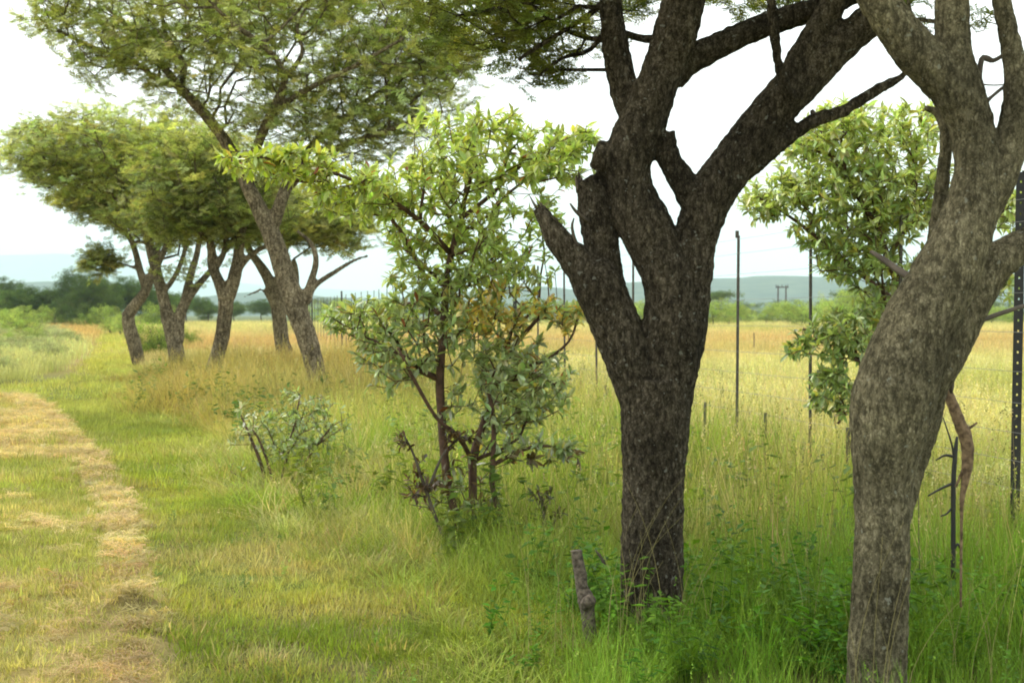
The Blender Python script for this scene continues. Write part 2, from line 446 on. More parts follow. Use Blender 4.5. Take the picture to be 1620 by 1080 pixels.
# ------------------------------------------------------------------ scattering of small pieces (stuff only)
def source_collection(name, meshes):
    c = bpy.data.collections.new(name)
    for i, m in enumerate(meshes):
        c.objects.link(bpy.data.objects.new('%s_%02d' % (name, i), m))
    return c
def scatter(name, coll, nsrc, pts, rot, scl, col, parent=None):
    n = len(pts)
    m = bpy.data.meshes.new(name)
    m.vertices.add(n)
    m.vertices.foreach_set('co', np.asarray(pts, np.float32).ravel())
    a = m.attributes.new('rot', 'FLOAT_VECTOR', 'POINT'); a.data.foreach_set('vector', np.asarray(rot, np.float32).ravel())
    scl = np.asarray(scl, np.float32)
    if scl.ndim == 1: scl = np.repeat(scl[:, None], 3, 1)
    a = m.attributes.new('scl', 'FLOAT_VECTOR', 'POINT'); a.data.foreach_set('vector', scl.ravel())
    c4 = np.ones((n, 4), np.float32); c4[:, :3] = np.clip(col, 0.004, 0.9)
    a = m.attributes.new('col', 'FLOAT_COLOR', 'POINT'); a.data.foreach_set('color', c4.ravel())
    a = m.attributes.new('pick', 'INT', 'POINT'); a.data.foreach_set('value', RNG.integers(0, nsrc, n).astype(np.int32))
    m.update()
    o = link(name, m, parent)
    gname = 'scatter_' + coll.name
    ng = bpy.data.node_groups.get(gname)
    if ng is None:
        ng = bpy.data.node_groups.new(gname, 'GeometryNodeTree')
        ng.interface.new_socket('Geometry', in_out='INPUT', socket_type='NodeSocketGeometry')
        ng.interface.new_socket('Geometry', in_out='OUTPUT', socket_type='NodeSocketGeometry')
        nn, l = ng.nodes, ng.links
        gi, go = nn.new('NodeGroupInput'), nn.new('NodeGroupOutput')
        ip = nn.new('GeometryNodeInstanceOnPoints'); ip.inputs['Pick Instance'].default_value = True
        ci = nn.new('GeometryNodeCollectionInfo'); ci.inputs['Collection'].default_value = coll
        ci.inputs['Separate Children'].default_value = True; ci.inputs['Reset Children'].default_value = True
        def na(nm, t):
            q = nn.new('GeometryNodeInputNamedAttribute'); q.data_type = t; q.inputs['Name'].default_value = nm
            return [s for s in q.outputs if s.enabled and s.name == 'Attribute'][0]
        er = nn.new('FunctionNodeEulerToRotation')
        l.new(na('rot', 'FLOAT_VECTOR'), er.inputs[0]); l.new(er.outputs[0], ip.inputs['Rotation'])
        l.new(na('scl', 'FLOAT_VECTOR'), ip.inputs['Scale']); l.new(na('pick', 'INT'), ip.inputs['Instance Index'])
        l.new(gi.outputs[0], ip.inputs['Points']); l.new(ci.outputs[0], ip.inputs['Instance']); l.new(ip.outputs[0], go.inputs[0])
    md = o.modifiers.new('scatter', 'NODES'); md.node_group = ng
    o['kind'] = 'stuff'
    return o

def blade(mb, base, h, w, lean, az, bend=0.5, segs=3, a=0.5):
    d = np.array([math.cos(az), math.sin(az), 0]); s = np.array([-math.sin(az + random.uniform(-.8, .8)), math.cos(az), 0])
    V = []; z = 0.0; r = 0.0; th = lean
    pts = []
    for i in range(segs + 1):
        t = i / segs
        pts.append(np.array(base) + d * r + np.array([0, 0, z]))
        r += math.sin(th) * h / segs; z += math.cos(th) * h / segs; th += bend / segs
    for i in range(segs):
        ww = w * (1 - 0.75 * (i / segs) ** 1.5) / 2
        V += [pts[i] - s * ww, pts[i] + s * ww]
    V.append(pts[-1])
    fs = [(2 * i, 2 * i + 1, 2 * i + 3, 2 * i + 2) for i in range(segs - 1)] + [(2 * segs - 2, 2 * segs - 1, 2 * segs)]
    mb.add(V, fs, a)
    return pts[-1], d
U = random.uniform
def tuft(nb, spread, hr, wr, lean=(0.05, 0.6), bend=(0.2, 1.0), segs=3, heads=0.0, headlen=0.06):
    mb = MB()
    for i in range(nb):
        r = spread * math.sqrt(random.random()); an = U(0, 6.283)
        az = an + U(-1.2, 1.2)
        a = random.random()
        tip, d = blade(mb, (r * math.cos(an), r * math.sin(an), -0.01), U(*hr), U(*wr), U(*lean), az, U(*bend), segs, a)
        if heads and random.random() < heads:
            for k in range(4):
                o = tip + np.array([U(-.008, .008), U(-.008, .008), -headlen * k / 4])
                q = np.array([U(-1, 1), U(-1, 1), U(.2, 1.5)]); q /= np.linalg.norm(q); q *= headlen * 0.35
                sd = np.array([-q[1], q[0], 0]) * 0.35
                mb.add([o - sd, o + sd, o + q], [(0, 1, 2)], min(1, a + 0.3))
    return mb.data('grass_tuft', [M_GRASS])
def straw_patch(nb, spread, lr, wr, lift):
    mb = MB()
    for i in range(nb):
        c = np.array([U(-spread, spread), U(-spread, spread), U(0, lift)])
        az = U(0, 6.283); L = U(*lr); el = U(-.25, .35)
        d = np.array([math.cos(az) * math.cos(el), math.sin(az) * math.cos(el), math.sin(el)]) * L / 2
        s = np.array([-math.sin(az), math.cos(az), U(-.6, .6)]) * U(*wr) / 2
        k = np.array([U(-.02, .02), U(-.02, .02), U(0, .02)])
        mb.add([c - d - s, c - d + s, c + k + s, c + k - s, c + d + s * .5, c + d - s * .5], [(0, 1, 2, 3), (3, 2, 4, 5)], random.random())
    return mb.data('straw', [M_GRASS])
C_LAWN = source_collection('lawn_tuft', [tuft(70, 0.13, (0.025, 0.075), (0.003, 0.006), (0.1, 1.0), (0.2, 1.2), 2) for _ in range(5)])
C_TALL = source_collection('tall_tuft', [tuft(46, 0.13, (0.22, 0.55), (0.0028, 0.006), (0.02, 0.5), (0.15, 1.1), 4, 0.12) for _ in range(6)])
C_GOLD = source_collection('golden_tuft', [tuft(44, 0.16, (0.30, 0.68), (0.002, 0.0045), (0.02, 0.35), (0.1, 0.7), 3, 0.6, 0.09) for _ in range(6)])
C_FARG = source_collection('field_tuft', [tuft(110, 0.75, (0.30, 0.62), (0.007, 0.014), (0.02, 0.4), (0.1, 0.7), 2, 0.4, 0.14) for _ in range(5)])
C_STALK = source_collection('stalk_tuft', [tuft(7, 0.10, (0.6, 1.05), (0.0026, 0.0042), (0.0, 0.22), (0.05, 0.45), 6, 0.5, 0.08) for _ in range(6)])
C_STRAW = source_collection('straw_patch', [straw_patch(70, 0.13, (0.05, 0.16), (0.0025, 0.006), 0.035) for _ in range(5)])

def herb():
    mb = MB()
    for st in range(5):
        az = U(0, 6.28); b = np.array([U(-.07, .07), U(-.07, .07), 0]); H = U(.14, .38)
        d = np.array([math.cos(az), math.sin(az), 0]) * U(.05, .14)
        pts = [np.append(b + d * t * t + np.array([0, 0, H * t]), 0.0022 * (1.1 - t)) for t in (0, .35, .7, 1)]
        mb.tube(pts, 3, a=0.3)
        for k in range(11):
            t = U(.25, 1.0); c = b + d * t * t + np.array([0, 0, H * t])
            la = U(0, 6.28); el = U(-.3, .6); L = U(.03, .065); W = L * U(.4, .55)
            q = np.array([math.cos(la) * math.cos(el), math.sin(la) * math.cos(el), math.sin(el)])
            s = np.array([-math.sin(la), math.cos(la), U(-.3, .3)]) * W / 2
            dn = np.array([0, 0, -.15 * L])
            mb.add([c, c + q * L * .45 + s, c + q * L + dn, c + q * L * .45 - s, c + q * L * .5 + dn * .9], [(0, 1, 4), (1, 2, 4), (2, 3, 4), (3, 0, 4)], random.random())
    return mb.data('herb', [M_HERB])
C_HERB = source_collection('herb_plant', [herb() for _ in range(5)])

def in_view(X, Y, m=1.3, k=0.40): return np.abs(X) < k * Y + m
def sample(Y0, Y1, dens, cond, k=0.40, m=1.3, jit=True):
    """even random points in the part of the place the camera can see"""
    W = k * Y1 + m
    n = int((Y1 - Y0) * 2 * W * dens)
    X = RNG.uniform(-W, W, n); Y = RNG.uniform(Y0, Y1, n)
    ok = in_view(X, Y, m, k)
    X, Y = X[ok], Y[ok]
    ok = cond(X, Y)
    return X[ok], Y[ok]
def rots(n, tilt=0.15):
    return np.stack([RNG.normal(0, tilt, n), RNG.normal(0, tilt, n), RNG.uniform(0, 6.283, n)], 1)
def mixc(a, b, t): return np.asarray(a)[None] * (1 - t[:, None]) + np.asarray(b)[None] * t[:, None] if np.ndim(a) == 1 else a * (1 - t[:, None]) + np.asarray(b)[None] * t[:, None]
def jitc(c, s=0.12):
    return c * (1 + RNG.normal(0, s, (len(c), 1))) * (1 + RNG.normal(0, s * 0.35, (len(c), 3)))
trunk_xy = []          # keep tall grass from growing through trunks (filled below as constants)
A_XY = (P(1031, 1000, 7.2)[0], 7.2); B_XY = (P(1386, 1100, 5.75)[0], 5.75)

is_left = lambda X, Y: (X < HAY(Y)) & (Y < 29)
is_scrub = lambda X, Y: (Y > 29) & (X < SCRUB(Y))
def tallness(X, Y):
    w = 0.25 + 0.05 * Y
    e = X - TALL(Y) + w * 1.6 * (fbm(X, Y, 1.2) - 0.5)
    return sstep(-w * sstep(20, 12, Y), w * (2.2 - 1.2 * sstep(15, 24, Y)), e)
# mown grass -----------------------------------------------------------
def lawn_colour(X, Y):
    n1, n2, n3 = fbm(X, Y, 0.55), fbm(X + 3, Y * 1.0, 1.6), fbm(X, Y * 0.6, 4.0)
    g = mixc((0.22, 0.30, 0.040), (0.41, 0.44, 0.085), sstep(0.3, 0.7, n2))
    g = mixc(g, (0.46, 0.40, 0.16), sstep(0.52, 0.8, n1) * 0.7)
    g = mixc(g, (0.44, 0.37, 0.17), (RNG.random(len(X)) < .14) * .8)
    g = mixc(g, (0.50, 0.52, 0.15), sstep(13, 24, Y) * 0.85)
    dark = sstep(0.45, 0.62, n3) * sstep(9, 14, Y) * sstep(30, 22, Y)
    g = mixc(g, (0.13, 0.19, 0.03), dark * 0.5)
    # dry bleached thatch by the foot of the long grass
    dx, dy = X - G(470, 880)[0], Y - G(470, 880)[1]
    g = mixc(g, (0.55, 0.47, 0.22), np.exp(-(dx / 0.9) ** 2 - (dy / 1.1) ** 2) * 0.9 * sstep(0.3, 0.5, n1 + 0.1))
    l = is_left(X, Y)
    band = np.sin(Y * 2.2 + 5 * fbm(X, Y, 1.5)) * 0.07 + 0.25 * (fbm(X * .35, Y, 0.6) - .5)
    hy = np.clip(sstep(0.38, 0.64, 0.5 * n1 + 0.5 * n3 + band) * (0.40 + 0.55 * sstep(9, 13, Y)) + (RNG.random(len(X)) < .2) * .5, 0, 1)
    gl = mixc((0.33, 0.37, 0.09), (0.60, 0.51, 0.23), hy)
    return np.where(l[:, None], gl, g)
for nm, Y0, Y1, dens, s in (('mown_grass', 2.0, 13, 105, 1.0), ('mown_grass', 13, 26, 40, 1.5), ('mown_grass', 26, 60, 6, 2.4), ('mown_grass', 60, 130, 1.4, 4.5)):
    X, Y = sample(Y0, Y1, dens, lambda X, Y: (tallness(X, Y) < 0.75) & ~is_scrub(X, Y) & (X < fence_x(Y)))
    Z = height(X, Y)
    o = scatter(nm, C_LAWN, 5, np.stack([X, Y, Z], 1), rots(len(X), 0.12), s * RNG.uniform(0.7, 1.35, len(X)) * (1 + 0.6 * (fbm(X, Y, 0.8) - 0.5)), jitc(lawn_colour(X, Y)))
# cut hay --------------------------------------------------------------
def hay_density(X, Y):
    n1, n3 = fbm(X, Y, 0.5), fbm(X, Y * 0.6, 4.0)
    band = np.sin(Y * 2.2 + 5 * fbm(X, Y, 1.5)) * 0.07 + 0.25 * (fbm(X * .35, Y, 0.6) - .5)
    lying = sstep(0.42, 0.72, 0.5 * n1 + 0.5 * n3 + band) * (X < HAY(Y) - 0.1) * (0.14 + 0.46 * sstep(9.5, 12.5, Y)) * sstep(25, 19.5, Y)
    row = np.exp(-((X - HAY(Y) + 0.13 + 0.16 * (fbm(X, Y, 0.5) - .5)) / (0.030 + 0.0045 * Y)) ** 2) * (0.85 + 0.5 * fbm(X, Y, 0.8))
    return np.clip(lying + row, 0, 1) * (Y < 28)
X, Y = sample(2.5, 28, 190, lambda X, Y: RNG.random(len(X)) < hay_density(X, Y))
Z = height(X, Y) + 0.012
n1 = fbm(X, Y, 0.8)
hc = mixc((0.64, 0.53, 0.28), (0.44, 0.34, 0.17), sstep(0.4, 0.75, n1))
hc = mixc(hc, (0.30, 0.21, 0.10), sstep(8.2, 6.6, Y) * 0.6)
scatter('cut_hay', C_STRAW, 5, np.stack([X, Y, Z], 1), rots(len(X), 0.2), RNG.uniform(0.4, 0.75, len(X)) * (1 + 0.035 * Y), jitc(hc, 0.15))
# long green grass between the mown strip and the fence -----------------
def tall_colour(X, Y):
    n1, n2 = fbm(X, Y, 0.9), fbm(X + 3, Y, 3.5)
    g = mixc((0.24, 0.34, 0.050), (0.44, 0.48, 0.12), sstep(0.3, 0.72, n2))
    g = mixc(g, (0.56, 0.48, 0.24), (RNG.random(len(X)) < .22) * sstep(7.5, 9.5, Y) * .85)
    g = mixc(g, (0.54, 0.48, 0.22), sstep(0.45, 0.75, n1) * 0.7 * sstep(7.5, 9.5, Y))
    g = mixc(g, (0.52, 0.42, 0.16), sstep(14, 24, Y) * 0.8)
    g = mixc(g, (0.40, 0.22, 0.08), sstep(18, 30, Y) * sstep(0.55, 0.75, fbm(X, Y, 1.5)) * 0.7)
    g = mixc(g, (0.30, 0.42, 0.06), sstep(0.6, 0.75, fbm(X + 21, Y + 7, 2.2)) * sstep(16, 12, Y) * .7)
    # lusher grass under the near trees, crown shade mixed into its darker green
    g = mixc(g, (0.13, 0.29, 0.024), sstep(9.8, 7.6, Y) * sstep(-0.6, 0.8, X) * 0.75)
    return g
def tall_ok(X, Y):
    t = tallness(X, Y)
    f = (X < fence_x(Y) - 0.05) | (Y < 9.0)
    clear = (np.hypot(X - A_XY[0], Y - A_XY[1]) > 0.2) & (np.hypot(X - B_XY[0], Y - B_XY[1]) > 0.2)
    return (t > 0.08) & f & clear & (RNG.random(len(X)) < 0.4 + 0.6 * t) & ~((Y < 6.4) & (X > 0.2))
for Y0, Y1, dens, s in ((4.6, 11, 66, 0.95), (11, 20, 36, 1.35), (20, 36, 17, 1.8)):
    X, Y = sample(Y0, Y1, dens, tall_ok)
    t = tallness(X, Y)
    hs = (0.22 + 0.78 * t) * RNG.uniform(0.6, 1.2, len(X)) * (0.75 + 0.5 * fbm(X, Y, 1.3)) * s
    hs *= 1 + 0.25 * sstep(2.8, 1.2, fence_x(Y) - X) * (Y > 7.5)
    hs *= 1 - 0.35 * np.exp(-((X - A_XY[0]) / 2.0) ** 2 - ((Y - 6.4) / 1.2) ** 2)
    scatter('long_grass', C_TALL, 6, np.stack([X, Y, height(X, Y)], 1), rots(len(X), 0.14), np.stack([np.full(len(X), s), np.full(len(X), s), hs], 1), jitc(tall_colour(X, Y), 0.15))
X, Y = sample(4.9, 6.5, 34, lambda X, Y: (X > 0.25) & (np.hypot(X - B_XY[0], Y - B_XY[1]) > 0.25))
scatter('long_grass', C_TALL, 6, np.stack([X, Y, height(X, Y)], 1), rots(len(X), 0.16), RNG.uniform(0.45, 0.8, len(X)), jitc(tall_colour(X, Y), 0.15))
# standing stalks with seed heads ---------------------------------------
X, Y = sample(6.2, 26, 13.0, lambda X, Y: (tallness(X, Y) > 0.8) & (X < fence_x(Y) + 1.5) & (RNG.random(len(X)) < 0.35 + 0.65 * (X > fence_x(Y) - 2.2)) & ((Y > 7.4) | (RNG.random(len(X)) < .35) & (X > .2)) & (np.hypot(X - A_XY[0], Y - A_XY[1]) > .22) & (np.hypot(X - B_XY[0], Y - B_XY[1]) > .3))
scatter('grass_stalks', C_STALK, 6, np.stack([X, Y, height(X, Y)], 1), rots(len(X), 0.12), RNG.uniform(0.6, 1.1, len(X)), jitc(mixc((0.12, 0.16, 0.04), (0.56, 0.46, 0.24), RNG.random(len(X)) ** 1.3), 0.15))
X, Y = sample(5.5, 16, 7, lambda X, Y: (tallness(X, Y) < .5) & ~is_left(X, Y))
scatter('green_weeds', C_HERB, 5, np.stack([X, Y, height(X, Y)], 1), rots(len(X), 0.2), RNG.uniform(0.15, 0.4, len(X)), jitc(mixc((0.10, 0.20, 0.03), (0.26, 0.34, 0.06), RNG.random(len(X))), 0.2))
# golden field -----------------------------------------------------------
def field_colour(X, Y):
    n1, n2 = fbm(X, Y, 2.0), fbm(X + 60, Y, 9.0)
    g = mixc((0.33, 0.37, 0.10), (0.52, 0.49, 0.23), sstep(11, 17, Y))
    g = mixc(g, (0.70, 0.62, 0.38), sstep(0.5, 0.75, n1) * 0.6)
    g = mixc(g, (0.30, 0.33, 0.085), sstep(0.5, 0.7, n2) * sstep(14, 20, Y) * 0.7)
    g = mixc(g, (0.47, 0.36, 0.18), sstep(34, 55, Y + 14 * (n2 - .5)) * sstep(130, 80, Y) * 0.7)
    g = mixc(g, (0.45, 0.28, 0.13), sstep(0.5, 0.7, fbm(X, Y, 14.0)) * sstep(30, 50, Y) * sstep(140, 90, Y) * 0.6)
    return g
beyond = lambda X, Y: X > fence_x(Y) - 0.05
for Y0, Y1, dens, s in ((8.5, 16, 34, 1.0), (16, 28, 17, 1.25)):
    X, Y = sample(Y0, Y1, dens, beyond)
    scatter('golden_grass', C_GOLD, 6, np.stack([X, Y, height(X, Y)], 1), rots(len(X), 0.1), s * RNG.uniform(0.55, 1.05, len(X)) * (0.8 + 0.4 * fbm(X, Y, 2)), jitc(field_colour(X, Y), 0.13))
def far_ok(X, Y):
    return (beyond(X, Y) & (Y > 28)) | ((Y > 34) & (X > TALL(Y) + .9) & (X < fence_x(Y))) | (is_scrub(X + .9, Y)) | (Y > 112)
for Y0, Y1, dens, s in ((28, 52, 3.0, 0.95), (52, 100, 1.3, 1.15), (100, 210, 0.35, 1.5)):
    X, Y = sample(Y0, Y1, dens, far_ok, 0.42, 3)
    c = field_colour(X, Y)
    sc_ = is_scrub(X, Y)
    pale = mixc((0.46, 0.47, 0.22), (0.48, 0.34, 0.15), sstep(60, 95, Y))
    c = np.where(sc_[:, None], pale, c)
    scatter('golden_grass', C_FARG, 5, np.stack([X, Y, height(X, Y)], 1), rots(len(X), 0.05), s * RNG.uniform(0.6, 1.05, len(X)) * (0.75 + 0.5 * fbm(X, Y, 5)), jitc(c, 0.12))
# broad leaved weeds in the lush corner -----------------------------------
hb = lambda X, Y: (RNG.random(len(X)) < np.clip(np.exp(-((X - 1.35) / 0.75) ** 2 - ((Y - 7.3) / 1.1) ** 2) * 1.2 + np.exp(-((X - 2.3) / 0.5) ** 2 - ((Y - 6.9) / 0.8) ** 2) * 0.7 + np.exp(-((X - 0.42) / 0.3) ** 2 - ((Y - 7.3) / 0.5) ** 2) * 0.8, 0, 1)) & (np.hypot(X - A_XY[0], Y - A_XY[1]) > 0.25) & (np.hypot(X - B_XY[0], Y - B_XY[1]) > 0.3)
X, Y = sample(5.6, 10, 30, hb)
scatter('green_weeds', C_HERB, 5, np.stack([X, Y, height(X, Y)], 1), rots(len(X), 0.15), RNG.uniform(0.7, 1.4, len(X)), jitc(mixc((0.055, 0.16, 0.014), (0.13, 0.27, 0.024), RNG.random(len(X))), 0.15))
X, Y = sample(9, 30, 2.2, lambda X, Y: (tallness(X, Y) > 0.3) & (X < fence_x(Y)))
scatter('green_weeds', C_HERB, 5, np.stack([X, Y, height(X, Y)], 1), rots(len(X), 0.15), RNG.uniform(1.2, 2.2, len(X)), jitc(mixc((0.09, 0.17, 0.03), (0.17, 0.24, 0.05), RNG.random(len(X))), 0.15))

# ------------------------------------------------------------------ acacia foliage sprays
def acacia_spray(L=0.24, nl=13, leaflet=0.021, npair=5, wide=1.0):
    mb = MB()
    d = np.array([1.0, 0, U(-.1, .2)]); curve_ = U(-.4, .4)
    pts = [np.array([t * L, curve_ * t * t * L, d[2] * t * L]) for t in np.linspace(0, 1, 4)]
    mb.tube([np.append(p, 0.0022 * (1 - .6 * i / 3)) for i, p in enumerate(pts)], 3, a=-0.6)
    for k in range(nl):
        t = (k + U(.2, .8)) / nl
        c = np.array([t * L, curve_ * t * t * L, d[2] * t * L])
        side = 1 if k % 2 else -1
        az = side * U(.5, 1.4); el = U(-.35, .5); LL = U(.05, .085)
        q = np.array([math.cos(az) * math.cos(el), math.sin(az) * math.cos(el), math.sin(el)])
        s = np.cross(q, [0, 0, 1.0]); s /= np.linalg.norm(s); s = s * math.cos(U(-.5, .5)) + np.array([0, 0, U(-.5, .5)])
        a = random.random()
        for j in range(npair):
            o = c + q * LL * (j + .6) / npair
            for sg in (-1, 1):
                ll = leaflet * U(.8, 1.2); ww = leaflet * 0.36 * wide
                e2 = (s * sg + q * .35); e2 /= np.linalg.norm(e2)
                mb.add([o, o + e2 * ll * .5 + q * ww * .5, o + e2 * ll, o + e2 * ll * .5 - q * ww * .5], [(0, 1, 2, 3)], np.clip(a + U(-.15, .15), 0, 1))
    return mb.data('spray', [M_FINE], False)
C_SPRAY = source_collection('acacia_spray', [acacia_spray() for _ in range(6)])
C_SPRAY2 = source_collection('acacia_spray_coarse', [acacia_spray(0.26, 11, 0.042, 3, 1.4) for _ in range(6)])

def clump(r=0.5, n=120, leaf=0.085):
    mb = MB()
    for k in range(n):
        v = RNG.normal(0, 1, 3); v /= np.linalg.norm(v); p = v * r * (0.35 + 0.65 * random.random() ** .5) * np.array([1, 1, .6])
        q = RNG.normal(0, 1, 3); q /= np.linalg.norm(q); s = np.cross(q, RNG.normal(0, 1, 3)); s /= np.linalg.norm(s)
        L = leaf * U(.7, 1.3)
        mb.add([p, p + q * L * .5 + s * L * .28, p + q * L, p + q * L * .5 - s * L * .28], [(0, 1, 2, 3)], random.random())
    return mb.data('clump', [M_FINE], False)
C_CLUMP = source_collection('leaf_clump', [clump() for _ in range(4)])

# ------------------------------------------------------------------ growing branches towards points of the crown
def ell_points(ells, n, keep=None):
    """points inside ellipsoids (world centre, radii), chosen by volume"""
    vol = np.array([e[1][0] * e[1][1] * e[1][2] * (e[2] if len(e) > 2 else 1) for e in ells]); k = RNG.choice(len(ells), n * 3, p=vol / vol.sum())
    v = RNG.normal(0, 1, (n * 3, 3)); v /= np.linalg.norm(v, axis=1)[:, None]; v *= RNG.random((n * 3, 1)) ** 0.42
    p = np.array([ells[i][0] for i in k]) + v * np.array([ells[i][1] for i in k])
    if keep is not None: p = p[keep(p)]
    return p[:n]
def pe(x, y, rx, ry, Y, rY, w=1.0):
    return (P(x, y, Y), (rx / F * Y, rY, ry / F * Y), w)

def grow(chains, attr, step=0.22, tip=0.004, wpath=0.35, up=0.0, jitter=0.03, expo=2.3):
    """chains: skeleton polylines (x y z r). returns nodes, parents, radii, first free index"""
    pos, par, path = [], [], []
    for c in chains:
        base = None
        if pos:
            A = np.array(pos); dd = np.linalg.norm(A - c[0][:3], axis=1); base = int(dd.argmin())
        for i, q in enumerate(c):
            pos.append(q[:3]); par.append(base if base is not None else -1)
            path.append(0 if base is None else path[base] + np.linalg.norm(np.array(q[:3]) - pos[base]))
            base = len(pos) - 1
    nf = len(pos)
    rfix = np.concatenate([np.asarray(c)[:, 3] for c in chains])
    cap = nf + len(attr) * 14
    A = np.zeros((cap, 3)); A[:nf] = pos; Pt = np.zeros(cap); Pt[:nf] = path; Pa = np.full(cap, -1); Pa[:nf] = par
    n = nf
    d0 = np.array([np.linalg.norm(A[:nf] - a, axis=1).min() for a in attr])
    tips = []
    pen = np.zeros(cap); pen[:nf] = np.where(rfix > 0.10, 0.5, 0)
    for a in attr[np.argsort(d0)]:
        v = a - A[:n]; d = np.linalg.norm(v, axis=1)
        cost = d + wpath * Pt[:n] + up * np.maximum(0, -v[:, 2] / (d + 1e-6)) * d + pen[:n]
        j = int(cost.argmin()); L = d[j]
        k = max(1, int(L / step)); prev = j
        if n + k >= cap: break
        sag = RNG.normal(0, jitter, 3) * min(1, L)
        for i in range(1, k + 1):
            t = i / k
            q = A[j] + (a - A[j]) * t + sag * math.sin(math.pi * t) + (RNG.normal(0, jitter * 0.3, 3) if i < k else 0)
            q = q + np.array([0, 0, 0.10 * L * math.sin(math.pi * t) * 0.6])
            A[n] = q; Pa[n] = prev; Pt[n] = Pt[prev] + L / k; prev = n; n += 1
        tips.append(prev)
    A, Pa = A[:n], Pa[:n]
    acc = np.zeros(n); rad = np.zeros(n)
    for i in range(n - 1, -1, -1):
        if i >= nf:
            rad[i] = max(tip, acc[i] ** (1 / expo)) if acc[i] > 0 else tip
            acc[Pa[i]] += rad[i] ** expo
        else:
            rad[i] = rfix[i]
    return A, Pa, rad, nf, tips
def branch_mesh(mb, A, Pa, rad, nf, sides=4, maxr=None):
    n = len(A)
    kids = {}
    for i in range(nf, n): kids.setdefault(int(Pa[i]), []).append(i)
    starts = [(p, k) for p in list(kids) if p < nf for k in kids[p]]
    while starts:
        p, k = starts.pop()
        r0 = min(rad[p], rad[k] * 1.25) if p < nf else min(rad[p], rad[k] * 1.15)
        ch = [np.append(A[p], r0), np.append(A[k], rad[k])]
        cur = k
        while cur in kids:
            ks = sorted(kids[cur], key=lambda i: -rad[i])
            for q in ks[1:]: starts.append((cur, q))
            cur = ks[0]; ch.append(np.append(A[cur], rad[cur]))
        mb.tube(ch, sides if ch[0][3] > 0.01 else 3)

def spray_points(A, rad, nf, per, spread, rmax=0.02):
    ids = np.arange(nf, len(A)); ids = ids[rad[ids] < rmax]
    ids = np.repeat(ids, per)
    return A[ids] + RNG.normal(0, spread, (len(ids), 3)) * np.array([1, 1, 0.55])

def px_chain(rows, Y):
    """rows (x, y, r_px[, dY]) -> smooth world chain"""
    o = []
    for r in rows:
        yy = Y + (r[3] if len(r) > 3 else 0.0)
        o.append(np.append(P(r[0], r[1], yy), r[2] / F * yy))
    return o

def tree_root(name, xy, label, cat='tree', group=None):
    r = empty(name, (xy[0], xy[1], 0)); tag(r, label, cat, group); return r
def to_local(chains, root):
    o = np.array([root.location[0], root.location[1], root.location[2], 0])
    return [np.asarray(c) - o for c in chains]
def foliage(name, root, pts, tilt, scl, col, coll=None, nsrc=6):
    loc = np.array(root.location)
    o = scatter(name, coll or C_SPRAY2, nsrc, pts - loc, np.stack([RNG.normal(0, tilt, len(pts)), RNG.normal(0, tilt, len(pts)), RNG.uniform(0, 6.283, len(pts))], 1), scl, col, root)
    return o
def acacia_colour(p, base, alt, s=0.5, amt=0.8):
    n = fbm(p[:, 0] + p[:, 2] * 1.7, p[:, 1] + p[:, 2] * 0.9, s)
    return jitc(mixc(base, alt, sstep(0.35, 0.68, n) * amt), 0.18)

def remesh_trunk(name, chains, root, mat, voxel, sides=14, disp=0.02, dsize=0.09, cut=()):
    mb = MB()
    for c in to_local([catmull(c, 4) for c in chains], root): mb.tube(c, sides)
    o = mb.build(name, mat, root)
    m = o.modifiers.new('join', 'REMESH'); m.mode = 'VOXEL'; m.voxel_size = voxel; m.use_smooth_shade = True
    s = o.modifiers.new('soften', 'SMOOTH'); s.factor = 0.5; s.iterations = 1
    for nm, typ, size, st in (('lumps', 'CLOUDS', dsize * 2.6, disp), ('ridges', 'CLOUDS', dsize * 0.4, disp * 0.8)):
        t = bpy.data.textures.new(name + nm, typ); t.noise_scale = size
        d = o.modifiers.new(nm, 'DISPLACE'); d.texture = t; d.strength = st; d.mid_level = 0.5; d.texture_coords = 'LOCAL'
    return o

# ------------------------------------------------------------------ near tree A: dark forked trunk with broken stubs
YA = 7.2
A_main = [(1030, 1035, 62), (1031, 1000, 54), (1031, 940, 50), (1032, 850, 49), (1033, 760, 49), (1036, 700, 53), (1038, 650, 56), (1040, 600, 55)]
A_left = [(1036, 720, 22), (1020, 640, 36), (1004, 590, 40), (984, 540, 40), (964, 490, 40), (945, 450, 40), (928, 425, 34)]
A_l2 = [(992, 580, 24), (984, 535, 29), (969, 480, 28), (957, 425, 27), (948, 370, 28), (941, 330, 27), (936, 300, 25), (928, 283, 21)]
A_stub1 = [(930, 432, 30), (908, 408, 25), (885, 382, 21), (866, 352, 16), (850, 328, 10)]
A_c = [(1042, 720, 25), (1052, 640, 42), (1060, 560, 50), (1064, 500, 47), (1060, 445, 44), (1037, 392, 42), (1014, 345, 42), (1000, 300, 36), (993, 262, 37), (1003, 228, 40), (1020, 190, 37), (1032, 155, 35), (1044, 122, 34), (1058, 85, 34), (1072, 40, 35), (1082, 0, 35), (1092, -60, 32, .1), (1110, -140, 26, .3), (1130, -230, 20, .5)]
A_d = [(1050, 650, 22), (1068, 560, 42), (1086, 480, 37), (1092, 430, 36), (1098, 385, 35), (1110, 345, 36), (1128, 305, 38), (1156, 265, 37), (1188, 222, 36), (1222, 178, 35), (1256, 140, 34), (1300, 95, 31), (1345, 58, 28), (1392, 18, 27), (1440, -30, 24, .2), (1500, -90, 20, .5), (1560, -150, 15, .8)]
A_dstub = [(1108, 330, 28), (1085, 295, 23), (1066, 268, 20), (1054, 240, 19), (1053, 216, 17), (1052, 210, 16)]
